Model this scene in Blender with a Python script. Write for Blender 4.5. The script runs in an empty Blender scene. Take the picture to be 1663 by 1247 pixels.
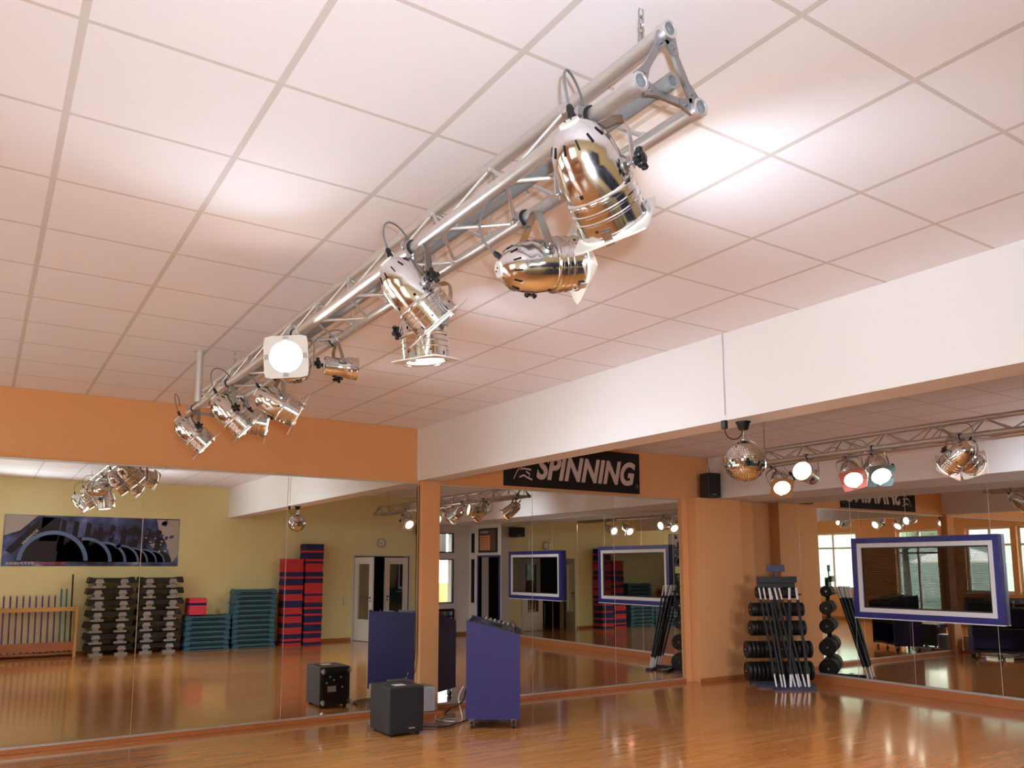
import bpy, bmesh, math, random
from mathutils import Vector as V, Matrix
random.seed(7)
S = bpy.context.scene
COL = S.collection
PI = math.pi

# ------------------------------------------------------------------ camera, world, exposure
cam_d = bpy.data.cameras.new('camera'); cam = bpy.data.objects.new('camera', cam_d); COL.objects.link(cam)
W_, H_, F_ = 1663.0, 1247.0, 1308.57
YAW, PITCH = 0.5783, 0.1323
cam_d.sensor_fit = 'HORIZONTAL'; cam_d.sensor_width = 36.0; cam_d.lens = F_/W_*36.0
cam_d.shift_x = (831.5-826.73)/W_; cam_d.shift_y = (746.28-623.5)/W_
cam_d.clip_start = 0.02; cam_d.clip_end = 300
cam.location = (0, 0, 1.705)
cam.rotation_euler = (PI/2+PITCH, 0, -YAW)
S.camera = cam
S.view_settings.view_transform = 'Standard'; S.view_settings.look = 'None'
S.view_settings.exposure = 0.66; S.view_settings.gamma = 1.0; S.view_settings.use_curve_mapping = False
S.cycles.max_bounces = 14; S.cycles.glossy_bounces = 10; S.cycles.diffuse_bounces = 6
S.cycles.transparent_max_bounces = 16; S.cycles.transmission_bounces = 4
S.cycles.caustics_reflective = True; S.cycles.caustics_refractive = False
S.cycles.sample_clamp_indirect = 4.0

w = bpy.data.worlds.new('sky'); S.world = w; w.use_nodes = True
bg = w.node_tree.nodes['Background']; bg.inputs[0].default_value = (0.72, 0.84, 0.93, 1); bg.inputs[1].default_value = 13.0

def light(name, kind, loc, energy, color=(1, 1, 1), parent=None, **kw):
    d = bpy.data.lights.new(name, kind); d.energy = energy; d.color = color
    for k, v in kw.items(): setattr(d, k, v)
    o = bpy.data.objects.new(name, d); COL.objects.link(o); o.location = loc
    if parent: o.parent = parent; o.location = V(loc)-parent.location
    return o
# the photographer's flash, just above and right of the lens
fl = light('camera_flash', 'SPOT', (0.05, -0.06, 1.84), 205, (0.86, 0.97, 1.08), shadow_soft_size=0.03, spot_size=math.radians(128), spot_blend=1.0)
fl.rotation_euler = (PI/2+0.30, 0, -0.56)

# ------------------------------------------------------------------ dimensions
YM, H, XB, XBE, ZB = 8.93, 3.414, 4.485, 4.77, 2.763      # mirror wall, ceiling height, beam front/back face, beam underside
XB2, XR, YB, XL = 9.6, 10.58, -0.25, -3.0                 # second beam, right wall, back wall, window wall
ZT = 2.726

# ------------------------------------------------------------------ materials
def lin(c):
    return tuple((x/12.92 if x <= 0.04045 else ((x+0.055)/1.055)**2.4) for x in [v/255 for v in c])+(1,)
def P(name, c, rough=0.6, metal=0.0, spec=0.5, bump=None, coat=0, var=None, emis=None, es=0):
    m = bpy.data.materials.new(name); m.use_nodes = True; nt = m.node_tree; b = nt.nodes['Principled BSDF']
    b.inputs['Base Color'].default_value = lin(c); b.inputs['Roughness'].default_value = rough
    b.inputs['Metallic'].default_value = metal; b.inputs['Specular IOR Level'].default_value = spec
    b.inputs['Coat Weight'].default_value = coat
    if emis: b.inputs['Emission Color'].default_value = emis+(1,); b.inputs['Emission Strength'].default_value = es
    if var or bump:
        tc = nt.nodes.new('ShaderNodeTexCoord')
        n = nt.nodes.new('ShaderNodeTexNoise'); n.inputs['Scale'].default_value = (var or bump)[0]; n.inputs['Detail'].default_value = 4
        nt.links.new(tc.outputs['Object'], n.inputs['Vector'])
        if var:
            mx = nt.nodes.new('ShaderNodeMix'); mx.data_type = 'RGBA'
            mx.inputs[6].default_value = lin(c); mx.inputs[7].default_value = lin(var[1])
            nt.links.new(n.outputs['Fac'], mx.inputs[0]); nt.links.new(mx.outputs[2], b.inputs['Base Color'])
        if bump:
            n2 = nt.nodes.new('ShaderNodeTexNoise'); n2.inputs['Scale'].default_value = bump[0]
            nt.links.new(tc.outputs['Object'], n2.inputs['Vector'])
            bp = nt.nodes.new('ShaderNodeBump'); bp.inputs['Strength'].default_value = bump[1]; bp.inputs['Distance'].default_value = 0.01
            nt.links.new(n2.outputs['Fac'], bp.inputs['Height']); nt.links.new(bp.outputs['Normal'], b.inputs['Normal'])
    return m
def math_node(nt, op, a, b=None, c=None):
    n = nt.nodes.new('ShaderNodeMath'); n.operation = op
    for i, v in enumerate((a, b, c)):
        if v is None: continue
        if isinstance(v, (int, float)): n.inputs[i].default_value = v
        else: nt.links.new(v, n.inputs[i])
    return n.outputs[0]
def ceiling_mat():
    m = P('ceiling_tiles', (236, 225, 223), 0.85); nt = m.node_tree; b = nt.nodes['Principled BSDF']
    tc = nt.nodes.new('ShaderNodeTexCoord'); sp = nt.nodes.new('ShaderNodeSeparateXYZ'); nt.links.new(tc.outputs['Object'], sp.inputs[0])
    def line(ax, off, wd):
        f = math_node(nt, 'FRACT', math_node(nt, 'DIVIDE', math_node(nt, 'SUBTRACT', sp.outputs[ax], off), 0.625))
        d = math_node(nt, 'ABSOLUTE', math_node(nt, 'SUBTRACT', f, 0.5))
        return math_node(nt, 'GREATER_THAN', d, 0.5-wd/0.625/2)
    mk = math_node(nt, 'MAXIMUM', line(0, 0.1536, 0.026), line(1, YM+0.006, 0.018))
    n = nt.nodes.new('ShaderNodeTexNoise'); n.inputs['Scale'].default_value = 260; nt.links.new(tc.outputs['Object'], n.inputs['Vector'])
    mx = nt.nodes.new('ShaderNodeMix'); mx.data_type = 'RGBA'; mx.inputs[6].default_value = lin((240, 236, 240)); mx.inputs[7].default_value = lin((210, 202, 198))
    nt.links.new(mk, mx.inputs[0]); nt.links.new(mx.outputs[2], b.inputs['Base Color'])
    bp = nt.nodes.new('ShaderNodeBump'); bp.inputs['Strength'].default_value = 0.35; bp.inputs['Distance'].default_value = 0.006; bp.invert = True
    h = math_node(nt, 'ADD', mk, math_node(nt, 'MULTIPLY', n.outputs['Fac'], 0.12))
    nt.links.new(h, bp.inputs['Height']); nt.links.new(bp.outputs['Normal'], b.inputs['Normal'])
    return m
def floor_mat():
    m = P('laminate_floor', (170, 104, 58), 0.14, coat=0.4); nt = m.node_tree; b = nt.nodes['Principled BSDF']
    b.inputs['Coat Roughness'].default_value = 0.08
    tc = nt.nodes.new('ShaderNodeTexCoord')
    br = nt.nodes.new('ShaderNodeTexBrick'); nt.links.new(tc.outputs['Object'], br.inputs['Vector'])
    br.inputs['Scale'].default_value = 1.0; br.inputs['Brick Width'].default_value = 0.9; br.inputs['Row Height'].default_value = 0.066
    br.inputs['Mortar Size'].default_value = 0.0012; br.inputs['Mortar Smooth'].default_value = 0.1; br.inputs['Bias'].default_value = 0.0
    br.inputs['Color1'].default_value = lin((200, 136, 76)); br.inputs['Color2'].default_value = lin((186, 120, 62)); br.inputs['Mortar'].default_value = lin((118, 66, 34))
    mp = nt.nodes.new('ShaderNodeMapping'); mp.inputs['Scale'].default_value = (1.3, 26, 1); nt.links.new(tc.outputs['Object'], mp.inputs['Vector'])
    n = nt.nodes.new('ShaderNodeTexNoise'); n.inputs['Scale'].default_value = 3; n.inputs['Detail'].default_value = 5; nt.links.new(mp.outputs[0], n.inputs['Vector'])
    mx = nt.nodes.new('ShaderNodeMix'); mx.data_type = 'RGBA'; mx.blend_type = 'MULTIPLY'; mx.inputs[0].default_value = 0.5
    cr = nt.nodes.new('ShaderNodeValToRGB'); cr.color_ramp.elements[0].position = 0.3; cr.color_ramp.elements[0].color = (0.55, 0.5, 0.45, 1); cr.color_ramp.elements[1].position = 0.7; cr.color_ramp.elements[1].color = (1, 1, 1, 1)
    nt.links.new(n.outputs['Fac'], cr.inputs[0]); nt.links.new(br.outputs['Color'], mx.inputs[6]); nt.links.new(cr.outputs[0], mx.inputs[7]); nt.links.new(mx.outputs[2], b.inputs['Base Color'])
    bp = nt.nodes.new('ShaderNodeBump'); bp.inputs['Strength'].default_value = 0.25; bp.inputs['Distance'].default_value = 0.001; bp.invert = True
    nt.links.new(br.outputs['Fac'], bp.inputs['Height']); nt.links.new(bp.outputs['Normal'], b.inputs['Normal'])
    return m
def glass_mat(name, tint=(1, 1, 1), refl=0.1):
    m = bpy.data.materials.new(name); m.use_nodes = True; nt = m.node_tree; nt.nodes.clear()
    o = nt.nodes.new('ShaderNodeOutputMaterial'); t = nt.nodes.new('ShaderNodeBsdfTransparent'); g = nt.nodes.new('ShaderNodeBsdfGlossy')
    t.inputs[0].default_value = tint+(1,); g.inputs['Roughness'].default_value = 0.0
    mx = nt.nodes.new('ShaderNodeMixShader'); fr = nt.nodes.new('ShaderNodeLayerWeight'); fr.inputs['Blend'].default_value = 0.25
    f = math_node(nt, 'ADD', math_node(nt, 'MULTIPLY', fr.outputs['Fresnel'], 0.5), refl)
    nt.links.new(f, mx.inputs[0]); nt.links.new(t.outputs[0], mx.inputs[1]); nt.links.new(g.outputs[0], mx.inputs[2]); nt.links.new(mx.outputs[0], o.inputs[0])
    return m
M = dict(
    ceiling=ceiling_mat(), floor=floor_mat(),
    orange=P('orange_wall_paint', (229, 169, 112), 0.75, bump=(180, 0.08), var=(0.6, (223, 161, 105))),
    yellow=P('yellow_wall_paint', (236, 228, 176), 0.8, bump=(180, 0.08), var=(0.5, (230, 220, 166))),
    white=P('white_wall_paint', (232, 225, 222), 0.8, bump=(150, 0.08), var=(0.7, (226, 219, 216))),
    mirror=P('mirror_glass', (226, 225, 217), 0.0, 1.0),
    silver=P('mirror_edge_metal', (205, 200, 195), 0.35, 0.6),
    basewood=P('baseboard_wood', (186, 112, 62), 0.4, var=(30, (166, 96, 52))),
    alu=P('truss_aluminium', (230, 228, 228), 0.42, 0.88, var=(14, (216, 214, 214))),
    cast=P('cast_aluminium', (168, 168, 172), 0.45, 1.0, bump=(60, 0.2)),
    chrome=P('polished_lamp_metal', (226, 224, 224), 0.14, 1.0),
    steel=P('zinc_steel', (190, 190, 192), 0.3, 1.0),
    frame=P('gel_frame_metal', (236, 232, 226), 0.45, 0.35),
    black=P('black_plastic', (20, 20, 22), 0.35),
    rubber=P('black_rubber', (26, 26, 28), 0.6),
    dark=P('vent_black', (12, 10, 9), 0.9),
    ceramic=P('white_ceramic', (232, 230, 224), 0.4),
    cable=P('grey_cable', (120, 120, 122), 0.5), bcable=P('black_cable', (24, 23, 24), 0.5),
    alu2=P('darker_aluminium', (186, 176, 170), 0.42, 0.9), tubeplug=P('tube_plug_grey', (112, 114, 118), 0.7), pvc=P('grey_pvc', (132, 132, 132), 0.45),  # alu2: truss aluminium in a darker, browner colour for the far truss
    blue=P('blue_laminate', (42, 32, 94), 0.5, var=(40, (38, 29, 88))),
    bframe=P('blue_frame_paint', (40, 36, 116), 0.35), wframe=P('white_frame_paint', (228, 222, 220), 0.4),
    doorwhite=P('door_white', (222, 218, 210), 0.45),
    glass=glass_mat('window_glass'), dglass=glass_mat('tinted_glass', (0.7, 0.72, 0.7), 0.12),
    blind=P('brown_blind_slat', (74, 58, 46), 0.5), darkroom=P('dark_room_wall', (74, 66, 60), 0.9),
    speaker=P('black_speaker_vinyl', (40, 40, 42), 0.5, bump=(300, 0.2)), grille=P('speaker_grille', (22, 22, 23), 0.7, bump=(600, 0.5)),
    silverp=P('silver_print', (200, 200, 205), 0.3, 0.8),
    navy=P('navy_foam', (38, 34, 84), 0.8), red=P('red_foam', (196, 48, 52), 0.8), pink=P('pink_foam', (226, 62, 92), 0.75),
    teal=P('teal_step_plastic', (50, 96, 116), 0.5), blackstep=P('black_step_plastic', (26, 26, 27), 0.5), greystep=P('grey_block_plastic', (158, 156, 158), 0.6),
    purple=P('purple_bar_foam', (92, 48, 120), 0.6), tealbar=P('teal_bar_foam', (24, 110, 122), 0.6), wood=P('light_wood', (206, 160, 96), 0.55, var=(12, (190, 142, 82))),
    ironp=P('black_iron_plate', (24, 24, 25), 0.45, bump=(80, 0.2)), racksteel=P('blue_grey_rack_steel', (66, 70, 92), 0.35, 0.3),
    banner=P('black_banner_cloth', (22, 19, 20), 0.8), letter=P('banner_letter', (214, 198, 198), 0.7),
    grass=P('grass', (84, 96, 70), 0.9, var=(3, (104, 112, 88))), leaf=P('foliage', (104, 114, 98), 0.9, var=(2, (142, 148, 134))), bark=P('bark', (90, 76, 62), 0.9),
    render=P('white_render', (226, 224, 220), 0.9), rooft=P('red_roof_tile', (150, 84, 72), 0.8), canvas=P('parasol_canvas', (232, 222, 214), 0.8),
    grid=P('disco_core', (90, 88, 86), 0.6), facet=P('disco_mirror_tile', (225, 224, 222), 0.03, 1.0),
)

# ------------------------------------------------------------------ mesh helpers (world coordinates)
def nb(): return bmesh.new()
def box(bm, x0, x1, y0, y1, z0, z1, mi=0, bev=0.0, mat=None):
    vs = [bm.verts.new((x, y, z)) for x in (x0, x1) for y in (y0, y1) for z in (z0, z1)]
    fs = [bm.faces.new([vs[i] for i in q]) for q in ((0, 1, 3, 2), (4, 6, 7, 5), (0, 4, 5, 1), (2, 3, 7, 6), (0, 2, 6, 4), (1, 5, 7, 3))]
    for f in fs: f.material_index = mi
    if bev:
        es = list({e for f in fs for e in f.edges})
        r = bmesh.ops.bevel(bm, geom=es, offset=bev, segments=2, affect='EDGES', profile=0.5)
        vs = list({v for f in r['faces'] for v in f.verts} | {v for v in vs if v.is_valid})
        for f in r['faces']: f.material_index = mi
    if mat is not None: bmesh.ops.transform(bm, matrix=mat, verts=vs)
    return vs
def obox(bm, c, ax, ay, az, hx, hy, hz, mi=0, bev=0.0):
    """box centred c with unit axes and half sizes"""
    ax, ay, az = V(ax), V(ay), V(az)
    m = Matrix((ax, ay, az)).transposed().to_4x4(); m.translation = V(c)
    return box(bm, -hx, hx, -hy, hy, -hz, hz, mi, bev, m)
def basis(d):
    d = V(d).normalized(); a = V((0, 0, 1)) if abs(d.z) < 0.9 else V((1, 0, 0))
    x = d.cross(a).normalized(); return x, d.cross(x).normalized(), d
def tube(bm, pts, r, seg=10, mi=0, closed=False, caps=True):
    pts = [V(p) for p in pts]; n = len(pts); rings = []; x = None
    for i, p in enumerate(pts):
        if closed: d = (pts[(i+1) % n]-pts[i-1]).normalized()
        else: d = (pts[min(i+1, n-1)]-pts[max(i-1, 0)]).normalized()
        if x is None: x, y, _ = basis(d)
        else:
            x = (x-d*x.dot(d)).normalized(); y = d.cross(x).normalized()
        rr = r[i] if isinstance(r, (list, tuple)) else r
        rings.append([bm.verts.new(p+(x*math.cos(2*PI*k/seg)+y*math.sin(2*PI*k/seg))*rr) for k in range(seg)])
    for i in range(n if closed else n-1):
        a, b = rings[i], rings[(i+1) % n]
        for k in range(seg):
            f = bm.faces.new((a[k], a[(k+1) % seg], b[(k+1) % seg], b[k])); f.smooth = True; f.material_index = mi
    if caps and not closed:
        for f in (bm.faces.new(rings[0][::-1]), bm.faces.new(rings[-1])): f.material_index = mi
def lathe(bm, prof, o, d, seg=32, mi=0, x=None):
    """prof = [(r, t)] along direction d from o"""
    if x is None: x, y, d = basis(d)
    else: d = V(d).normalized(); x = V(x).normalized(); y = d.cross(x)
    o = V(o); rings = []
    for r, t in prof:
        if r < 1e-6: rings.append([bm.verts.new(o+d*t)])
        else: rings.append([bm.verts.new(o+d*t+(x*math.cos(2*PI*k/seg)+y*math.sin(2*PI*k/seg))*r) for k in range(seg)])
    for a, b in zip(rings, rings[1:]):
        for k in range(seg):
            k2 = (k+1) % seg
            if len(a) == 1 and len(b) == 1: break
            if len(a) == 1: q = (a[0], b[k2], b[k])
            elif len(b) == 1: q = (a[k], a[k2], b[0])
            else: q = (a[k], a[k2], b[k2], b[k])
            f = bm.faces.new(q); f.smooth = True; f.material_index = mi
def strip(bm, pts, wd, width, th, mi=0):
    """flat bar along a path, its width along wd"""
    pts = [V(p) for p in pts]; wd = V(wd).normalized(); n = len(pts); R = []
    for i, p in enumerate(pts):
        d = (pts[min(i+1, n-1)]-pts[max(i-1, 0)]).normalized(); nn = d.cross(wd).normalized()
        R.append([bm.verts.new(p+wd*a*width/2+nn*b*th/2) for a, b in ((-1, -1), (1, -1), (1, 1), (-1, 1))])
    for a, b in zip(R, R[1:]):
        for k in range(4): bm.faces.new((a[k], a[(k+1) % 4], b[(k+1) % 4], b[k])).material_index = mi
    bm.faces.new(R[0][::-1]).material_index = mi; bm.faces.new(R[-1]).material_index = mi
def prism(bm, poly, o, ax, ay, az, depth, mi=0):
    o, ax, ay, az = V(o), V(ax), V(ay), V(az)
    a = [bm.verts.new(o+ax*p[0]+ay*p[1]) for p in poly]; b = [bm.verts.new(o+ax*p[0]+ay*p[1]+az*depth) for p in poly]
    n = len(poly)
    bm.faces.new(a[::-1]).material_index = mi; bm.faces.new(b).material_index = mi
    for k in range(n): bm.faces.new((a[k], a[(k+1) % n], b[(k+1) % n], b[k])).material_index = mi
def bez(p0, p1, p2, p3, n=16):
    p0, p1, p2, p3 = map(V, (p0, p1, p2, p3)); out = []
    for i in range(n+1):
        t = i/n; out.append(p0*(1-t)**3+p1*3*t*(1-t)**2+p2*3*t*t*(1-t)+p3*t**3)
    return out
def smooth_path(pts, n=6):
    pts = [V(p) for p in pts]; out = []
    for i in range(len(pts)-1):
        p0, p1, p2, p3 = pts[max(i-1, 0)], pts[i], pts[i+1], pts[min(i+2, len(pts)-1)]
        for k in range(n):
            t = k/n; out.append(0.5*((2*p1)+(p2-p0)*t+(2*p0-5*p1+4*p2-p3)*t*t+(3*p1-p0-3*p2+p3)*t**3))
    return out+[pts[-1]]

# ------------------------------------------------------------------ object helpers
def wloc(o):
    v = V((0, 0, 0))
    while o: v += o.location; o = o.parent
    return v
def link(name, bm, mats, parent=None, loc=None):
    """mesh built in world coordinates; origin = parent's place or loc"""
    bmesh.ops.recalc_face_normals(bm, faces=bm.faces)
    off = V(loc) if loc is not None else (wloc(parent) if parent else V((0, 0, 0)))
    bmesh.ops.translate(bm, verts=bm.verts, vec=-off)
    me = bpy.data.meshes.new(name); bm.to_mesh(me); bm.free()
    if any(p.use_smooth for p in me.polygons): me.set_sharp_from_angle(angle=math.radians(38))
    for m in (mats if isinstance(mats, (list, tuple)) else [mats]): me.materials.append(M[m] if isinstance(m, str) else m)
    o = bpy.data.objects.new(name, me); COL.objects.link(o)
    if parent: o.parent = parent; o.location = off-wloc(parent)
    else: o.location = off
    return o
def tag(o, label, cat, group=None, kind=None):
    o['label'] = label; o['category'] = cat
    if group: o['group'] = group
    if kind: o['kind'] = kind
    return o
def thing(name, label, cat, loc, group=None):
    o = bpy.data.objects.new(name, None); COL.objects.link(o); o.location = loc; o.empty_display_size = 0.1
    return tag(o, label, cat, group)
def struct(name, bm, mats, parent=None):
    o = link(name, bm, mats, parent)
    if not parent: o['kind'] = 'structure'
    return o
def copy_tree(o, parent=None):
    c = o.copy(); COL.objects.link(c); c.parent = parent
    for ch in list(o.children): copy_tree(ch, c)
    return c
def place(proto, first, loc, rotz=0, label=None):
    r = proto if first else copy_tree(proto)
    r.location = loc; r.rotation_euler = (0, 0, rotz)
    if label: r['label'] = label
    return r
ORD = ['first', 'second', 'third', 'fourth', 'fifth', 'sixth', 'seventh', 'eighth', 'ninth', 'tenth', 'eleventh', 'twelfth', 'thirteenth', 'fourteenth', 'fifteenth', 'sixteenth', 'seventeenth', 'eighteenth', 'nineteenth', 'twentieth']
def ordn(i):
    if i < 20: return ORD[i]
    t = {2: 'twenty', 3: 'thirty', 4: 'forty', 5: 'fifty'}[(i+1)//10]; u = (i+1) % 10
    return {20: 'twentieth', 30: 'thirtieth', 40: 'fortieth', 50: 'fiftieth'}[(i+1)] if u == 0 else t+'-'+ORD[u-1]

# ================================================================== THE ROOM
T = 0.3
def slab(name, *dims, m='white', parent=None):
    bm = nb(); box(bm, *dims); return struct(name, bm, m, parent)
def wall_with_holes(name, axis, pos, th, u0, u1, z0, z1, holes, m):
    """wall perpendicular to axis ('x' or 'y') from pos to pos+th, holes = [(ua,ub,za,zb)]"""
    bm = nb(); us = sorted({u0, u1}|{h[0] for h in holes}|{h[1] for h in holes}); zs = sorted({z0, z1}|{h[2] for h in holes}|{h[3] for h in holes})
    for a, b in zip(us, us[1:]):
        run = None
        for c, d in list(zip(zs, zs[1:]))+[(None, None)]:
            solid = c is not None and not any(h[0] <= a+1e-6 and h[1] >= b-1e-6 and h[2] <= c+1e-6 and h[3] >= d-1e-6 for h in holes)
            if solid: run = (run[0], d) if run else (c, d)
            elif run:
                p0, p1 = min(pos, pos+th), max(pos, pos+th)
                if axis == 'x': box(bm, p0, p1, a, b, *run)
                else: box(bm, a, b, p0, p1, *run)
                run = None
    return struct(name, bm, m)
slab('floor', XL-T, XR+2.4, YB-2.6, YM+T, -0.2, 0.0, m='floor')
slab('ceiling', XL-T, XR+T, YB-T, YM+T, H, H+0.2, m='ceiling')
slab('wall_front', XL-T, XR+T, YM+0.012, YM+T, 0, H, m='orange')
wins = [(-0.12, 1.75), (3.15, 4.5), (5.3, 6.55), (6.7, 8.4)]
WZ0, WZ1 = 0.97, 2.84
wall_with_holes('wall_left', 'x', XL, -T, YB-T, YM+0.012, 0, H, [(a, b, WZ0 if i != 1 else 0.04, WZ1) for i, (a, b) in enumerate(wins)], 'orange')
DO = (7.45, 8.88, 0, 1.96)
wall_with_holes('wall_back', 'y', YB, -T, XL, 9.3, 0, H, [DO], 'yellow')
wall_with_holes('wall_back_white', 'y', YB, -T, 9.3, XR+T, 0, H, [(9.6, 10.13, 2.06, 2.56), (9.6, 10.13, 0.8, 1.9)], 'white')
wall_with_holes('wall_right', 'x', XR+0.012, T-0.012, YB, YM+0.012, 0, H, [(0.24, 1.2, 0, 1.95), (-0.12, 0.02, 2.06, 2.56), (-0.12, 0.02, 0.8, 1.9)], 'white')
slab('trim_2', XB, XBE, YB, YM+0.011, ZB, H, m='white')                       # beam over the pillar
slab('trim_3', XB2, XR+0.011, YB, YM+0.011, ZB, H, m='white')                 # beam along the mirrored right wall
bm = nb(); box(bm, 4.505, 4.76, 8.86, YM+0.011, 0, ZB-0.002, bev=0.006); struct('trim_4', bm, 'orange')
bm = nb(); box(bm, 9.11, 10.12, 8.74, YM+0.011, 0, ZB-0.002, bev=0.004); box(bm, 10.121, XR+0.011, 8.90, YM+0.011, 0, ZB-0.002); struct('trim_5', bm, 'orange')
bm = nb(); box(bm, 8.99, 9.105, 8.915, YM+0.011, 0, ZT+0.02); struct('trim_6', bm, 'orange')
# baseboards
def base(name, x0, x1, y0, y1, h=0.05):
    bm = nb(); box(bm, x0, x1, y0, y1, 0, h, bev=0.003); return struct(name, bm, 'basewood')
base('baseboard_front', XL, 4.503, YM-0.018, YM+0.011, 0.045); base('baseboard_front_2', 4.762, 8.988, YM-0.018, YM+0.011, 0.045)
base('baseboard_front_3', 9.1, 10.12, 8.725, 8.739, 0.06); base('baseboard_front_4', 10.125, XR-0.02, 8.885, 8.899, 0.06)
base('baseboard_right', XR-0.02, XR+0.011, 1.3, 8.884, 0.118)
base('baseboard_back', XL, 7.4, YB, YB+0.016, 0.07); base('baseboard_back_2', 8.95, XR, YB, YB+0.016, 0.07)
base('baseboard_left', XL, XL+0.016, YB, YM-0.02, 0.07)
# mirror rails
bm = nb(); box(bm, XL, 4.503, YM-0.014, YM+0.011, 0.046, 0.064); struct('trim_7', bm, 'silver')
bm = nb(); box(bm, 4.762, 8.988, YM-0.014, YM+0.011, 0.046, 0.064); struct('trim_8', bm, 'silver')
bm = nb(); box(bm, XR-0.016, XR+0.011, 1.3, 8.884, 0.119, 0.146); struct('trim_9', bm, 'silver')
bm = nb(); box(bm, XL, 4.503, YM-0.010, YM+0.011, ZT-0.004, ZT+0.008); struct('trim_10', bm, 'silver')
bm = nb(); box(bm, 4.762, 8.988, YM-0.010, YM+0.011, ZT-0.004, ZT+0.008); struct('trim_11', bm, 'silver')
bm = nb(); box(bm, XB-0.012, XB+0.001, YM-0.02, YM+0.011, ZB, H); struct('trim_12', bm, 'wframe')
# mirrors: one thing per sheet of glass
def mirror(label, group, a, b, z0, z1, axis):
    bm = nb(); g = 0.0022
    if axis == 'y': box(bm, a+g, b-g, YM, YM+0.011, z0, z1, bev=0.0015)
    else: box(bm, XR, XR+0.011, a+g, b-g, z0, z1, bev=0.0015)
    for f in bm.faces: f.smooth = False
    o = link('wall_mirror', bm, 'mirror'); tag(o, label, 'mirror', group)
    return o
xs = [XL, -1.61, -0.12, 1.37, 2.86, 4.50]
nm = ['leftmost mirror sheet of the left mirrored wall, next to the windows', 'second mirror sheet of the left mirrored wall', 'mirror sheet at the left edge of the view, showing most of the bicycle poster',
      'mirror sheet left of the pillar showing black and teal step stacks', 'mirror sheet directly left of the orange pillar, showing the red and navy stacks']
for i in range(5): mirror(nm[i], 'mirrors on the left wall', xs[i], xs[i+1], 0.065, ZT-0.005, 'y')
xs = [4.764, 6.2, 7.63, 8.986]
nm = ['mirror sheet behind the blue console, right of the slim orange pillar', 'middle mirror sheet below the black letter banner', 'mirror sheet at the far right corner below the end of the black banner']
for i in range(3): mirror(nm[i], 'mirrors under the banner', xs[i], xs[i+1], 0.065, ZT-0.005, 'y')
ys = [1.3, 2.5, 3.4, 4.3, 5.18, 6.28, 7.12, 8.01, 8.884]
nm = ['mirror sheet nearest the doorway on the right wall', 'mirror sheet behind the frame nearer the doorway', 'mirror sheet right of the two framed windows gap', 'mirror sheet between the two blue framed windows', 'mirror sheet behind the right half of the blue framed window',
      'mirror sheet behind the left half of the blue framed window', 'mirror sheet between weight rack and blue framed window', 'mirror sheet in the corner behind the weight rack']
for i in range(8): mirror(nm[i], 'mirrors on the right wall', ys[i], ys[i+1], 0.147, ZB-0.004, 'x')

bm = nb()
for x in (-1.61, -0.12, 1.37, 2.86, 6.2, 7.63): box(bm, x-0.0021, x+0.0021, YM+0.001, YM+0.0115, 0.066, ZT-0.006)
struct('trim_15', bm, 'silver')
bm = nb()
for y in (2.5, 3.4, 4.3, 5.18, 6.28, 7.12, 8.01): box(bm, XR+0.001, XR+0.0115, y-0.0021, y+0.0021, 0.148, ZB-0.006)
struct('trim_16', bm, 'silver')
# windows of the left wall
def window(n, a, b, z0, z1, trans, muls):
    bm = nb(); f = 0.06; x0, x1 = XL-0.2, XL-0.12
    box(bm, x0, x1, a, b, z0, z0+f); box(bm, x0, x1, a, b, z1-f, z1)
    for y in [a, b-f]+muls: box(bm, x0, x1, y, y+f, z0+f, z1-f)
    segs = [a+f]+[v for m_ in muls for v in (m_, m_+f)]+[b-f]
    for i in range(0, len(segs), 2): box(bm, x0+0.001, x1-0.001, segs[i], segs[i+1], trans, trans+f)
    o = struct('window_%d' % n, bm, 'wframe')
    bm = nb(); box(bm, XL-0.165, XL-0.155, a+0.02, b-0.02, z0+0.02, z1-0.02); struct('pane', bm, 'glass', o)
    bm = nb(); box(bm, XL-0.11, XL+0.04, a-0.03, b+0.03, z0-0.03, z0); struct('window_sill', bm, 'wframe', o)
for i, (a, b) in enumerate(wins): window(i+1, a, b, WZ0 if i != 1 else 0.04, WZ1, 2.3 if i != 1 else 2.1, [(a+b)/2-0.03])
# back wall windows (white part)
bm = nb()
for (z0, z1) in ((2.06, 2.56), (0.8, 1.9)):
    for q in ((9.6, 9.625, z0, z1), (10.105, 10.13, z0, z1), (9.625, 10.105, z0, z0+0.025), (9.625, 10.105, z1-0.025, z1)):
        box(bm, q[0], q[1], YB-0.06, YB+0.012, q[2], q[3])
o = struct('window_5', bm, 'bcable')
bm = nb(); box(bm, 9.62, 10.11, YB-0.03, YB-0.022, 2.08, 2.54); box(bm, 9.62, 10.11, YB-0.03, YB-0.022, 0.82, 1.88); struct('pane', bm, 'glass', o)
bm = nb()
for (z0, z1) in ((2.06, 2.56), (0.8, 1.9)):
    for q in ((-0.12, -0.1, z0, z1), (0.0, 0.02, z0, z1), (-0.1, 0.0, z0, z0+0.02), (-0.1, 0.0, z1-0.02, z1)):
        box(bm, XR-0.002, XR+0.06, q[0], q[1], q[2], q[3])
o = struct('window_6', bm, 'bcable')
bm = nb(); box(bm, XR+0.03, XR+0.038, -0.105, 0.005, 2.07, 2.55); box(bm, XR+0.03, XR+0.038, -0.105, 0.005, 0.81, 1.89); struct('pane', bm, 'glass', o)
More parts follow.
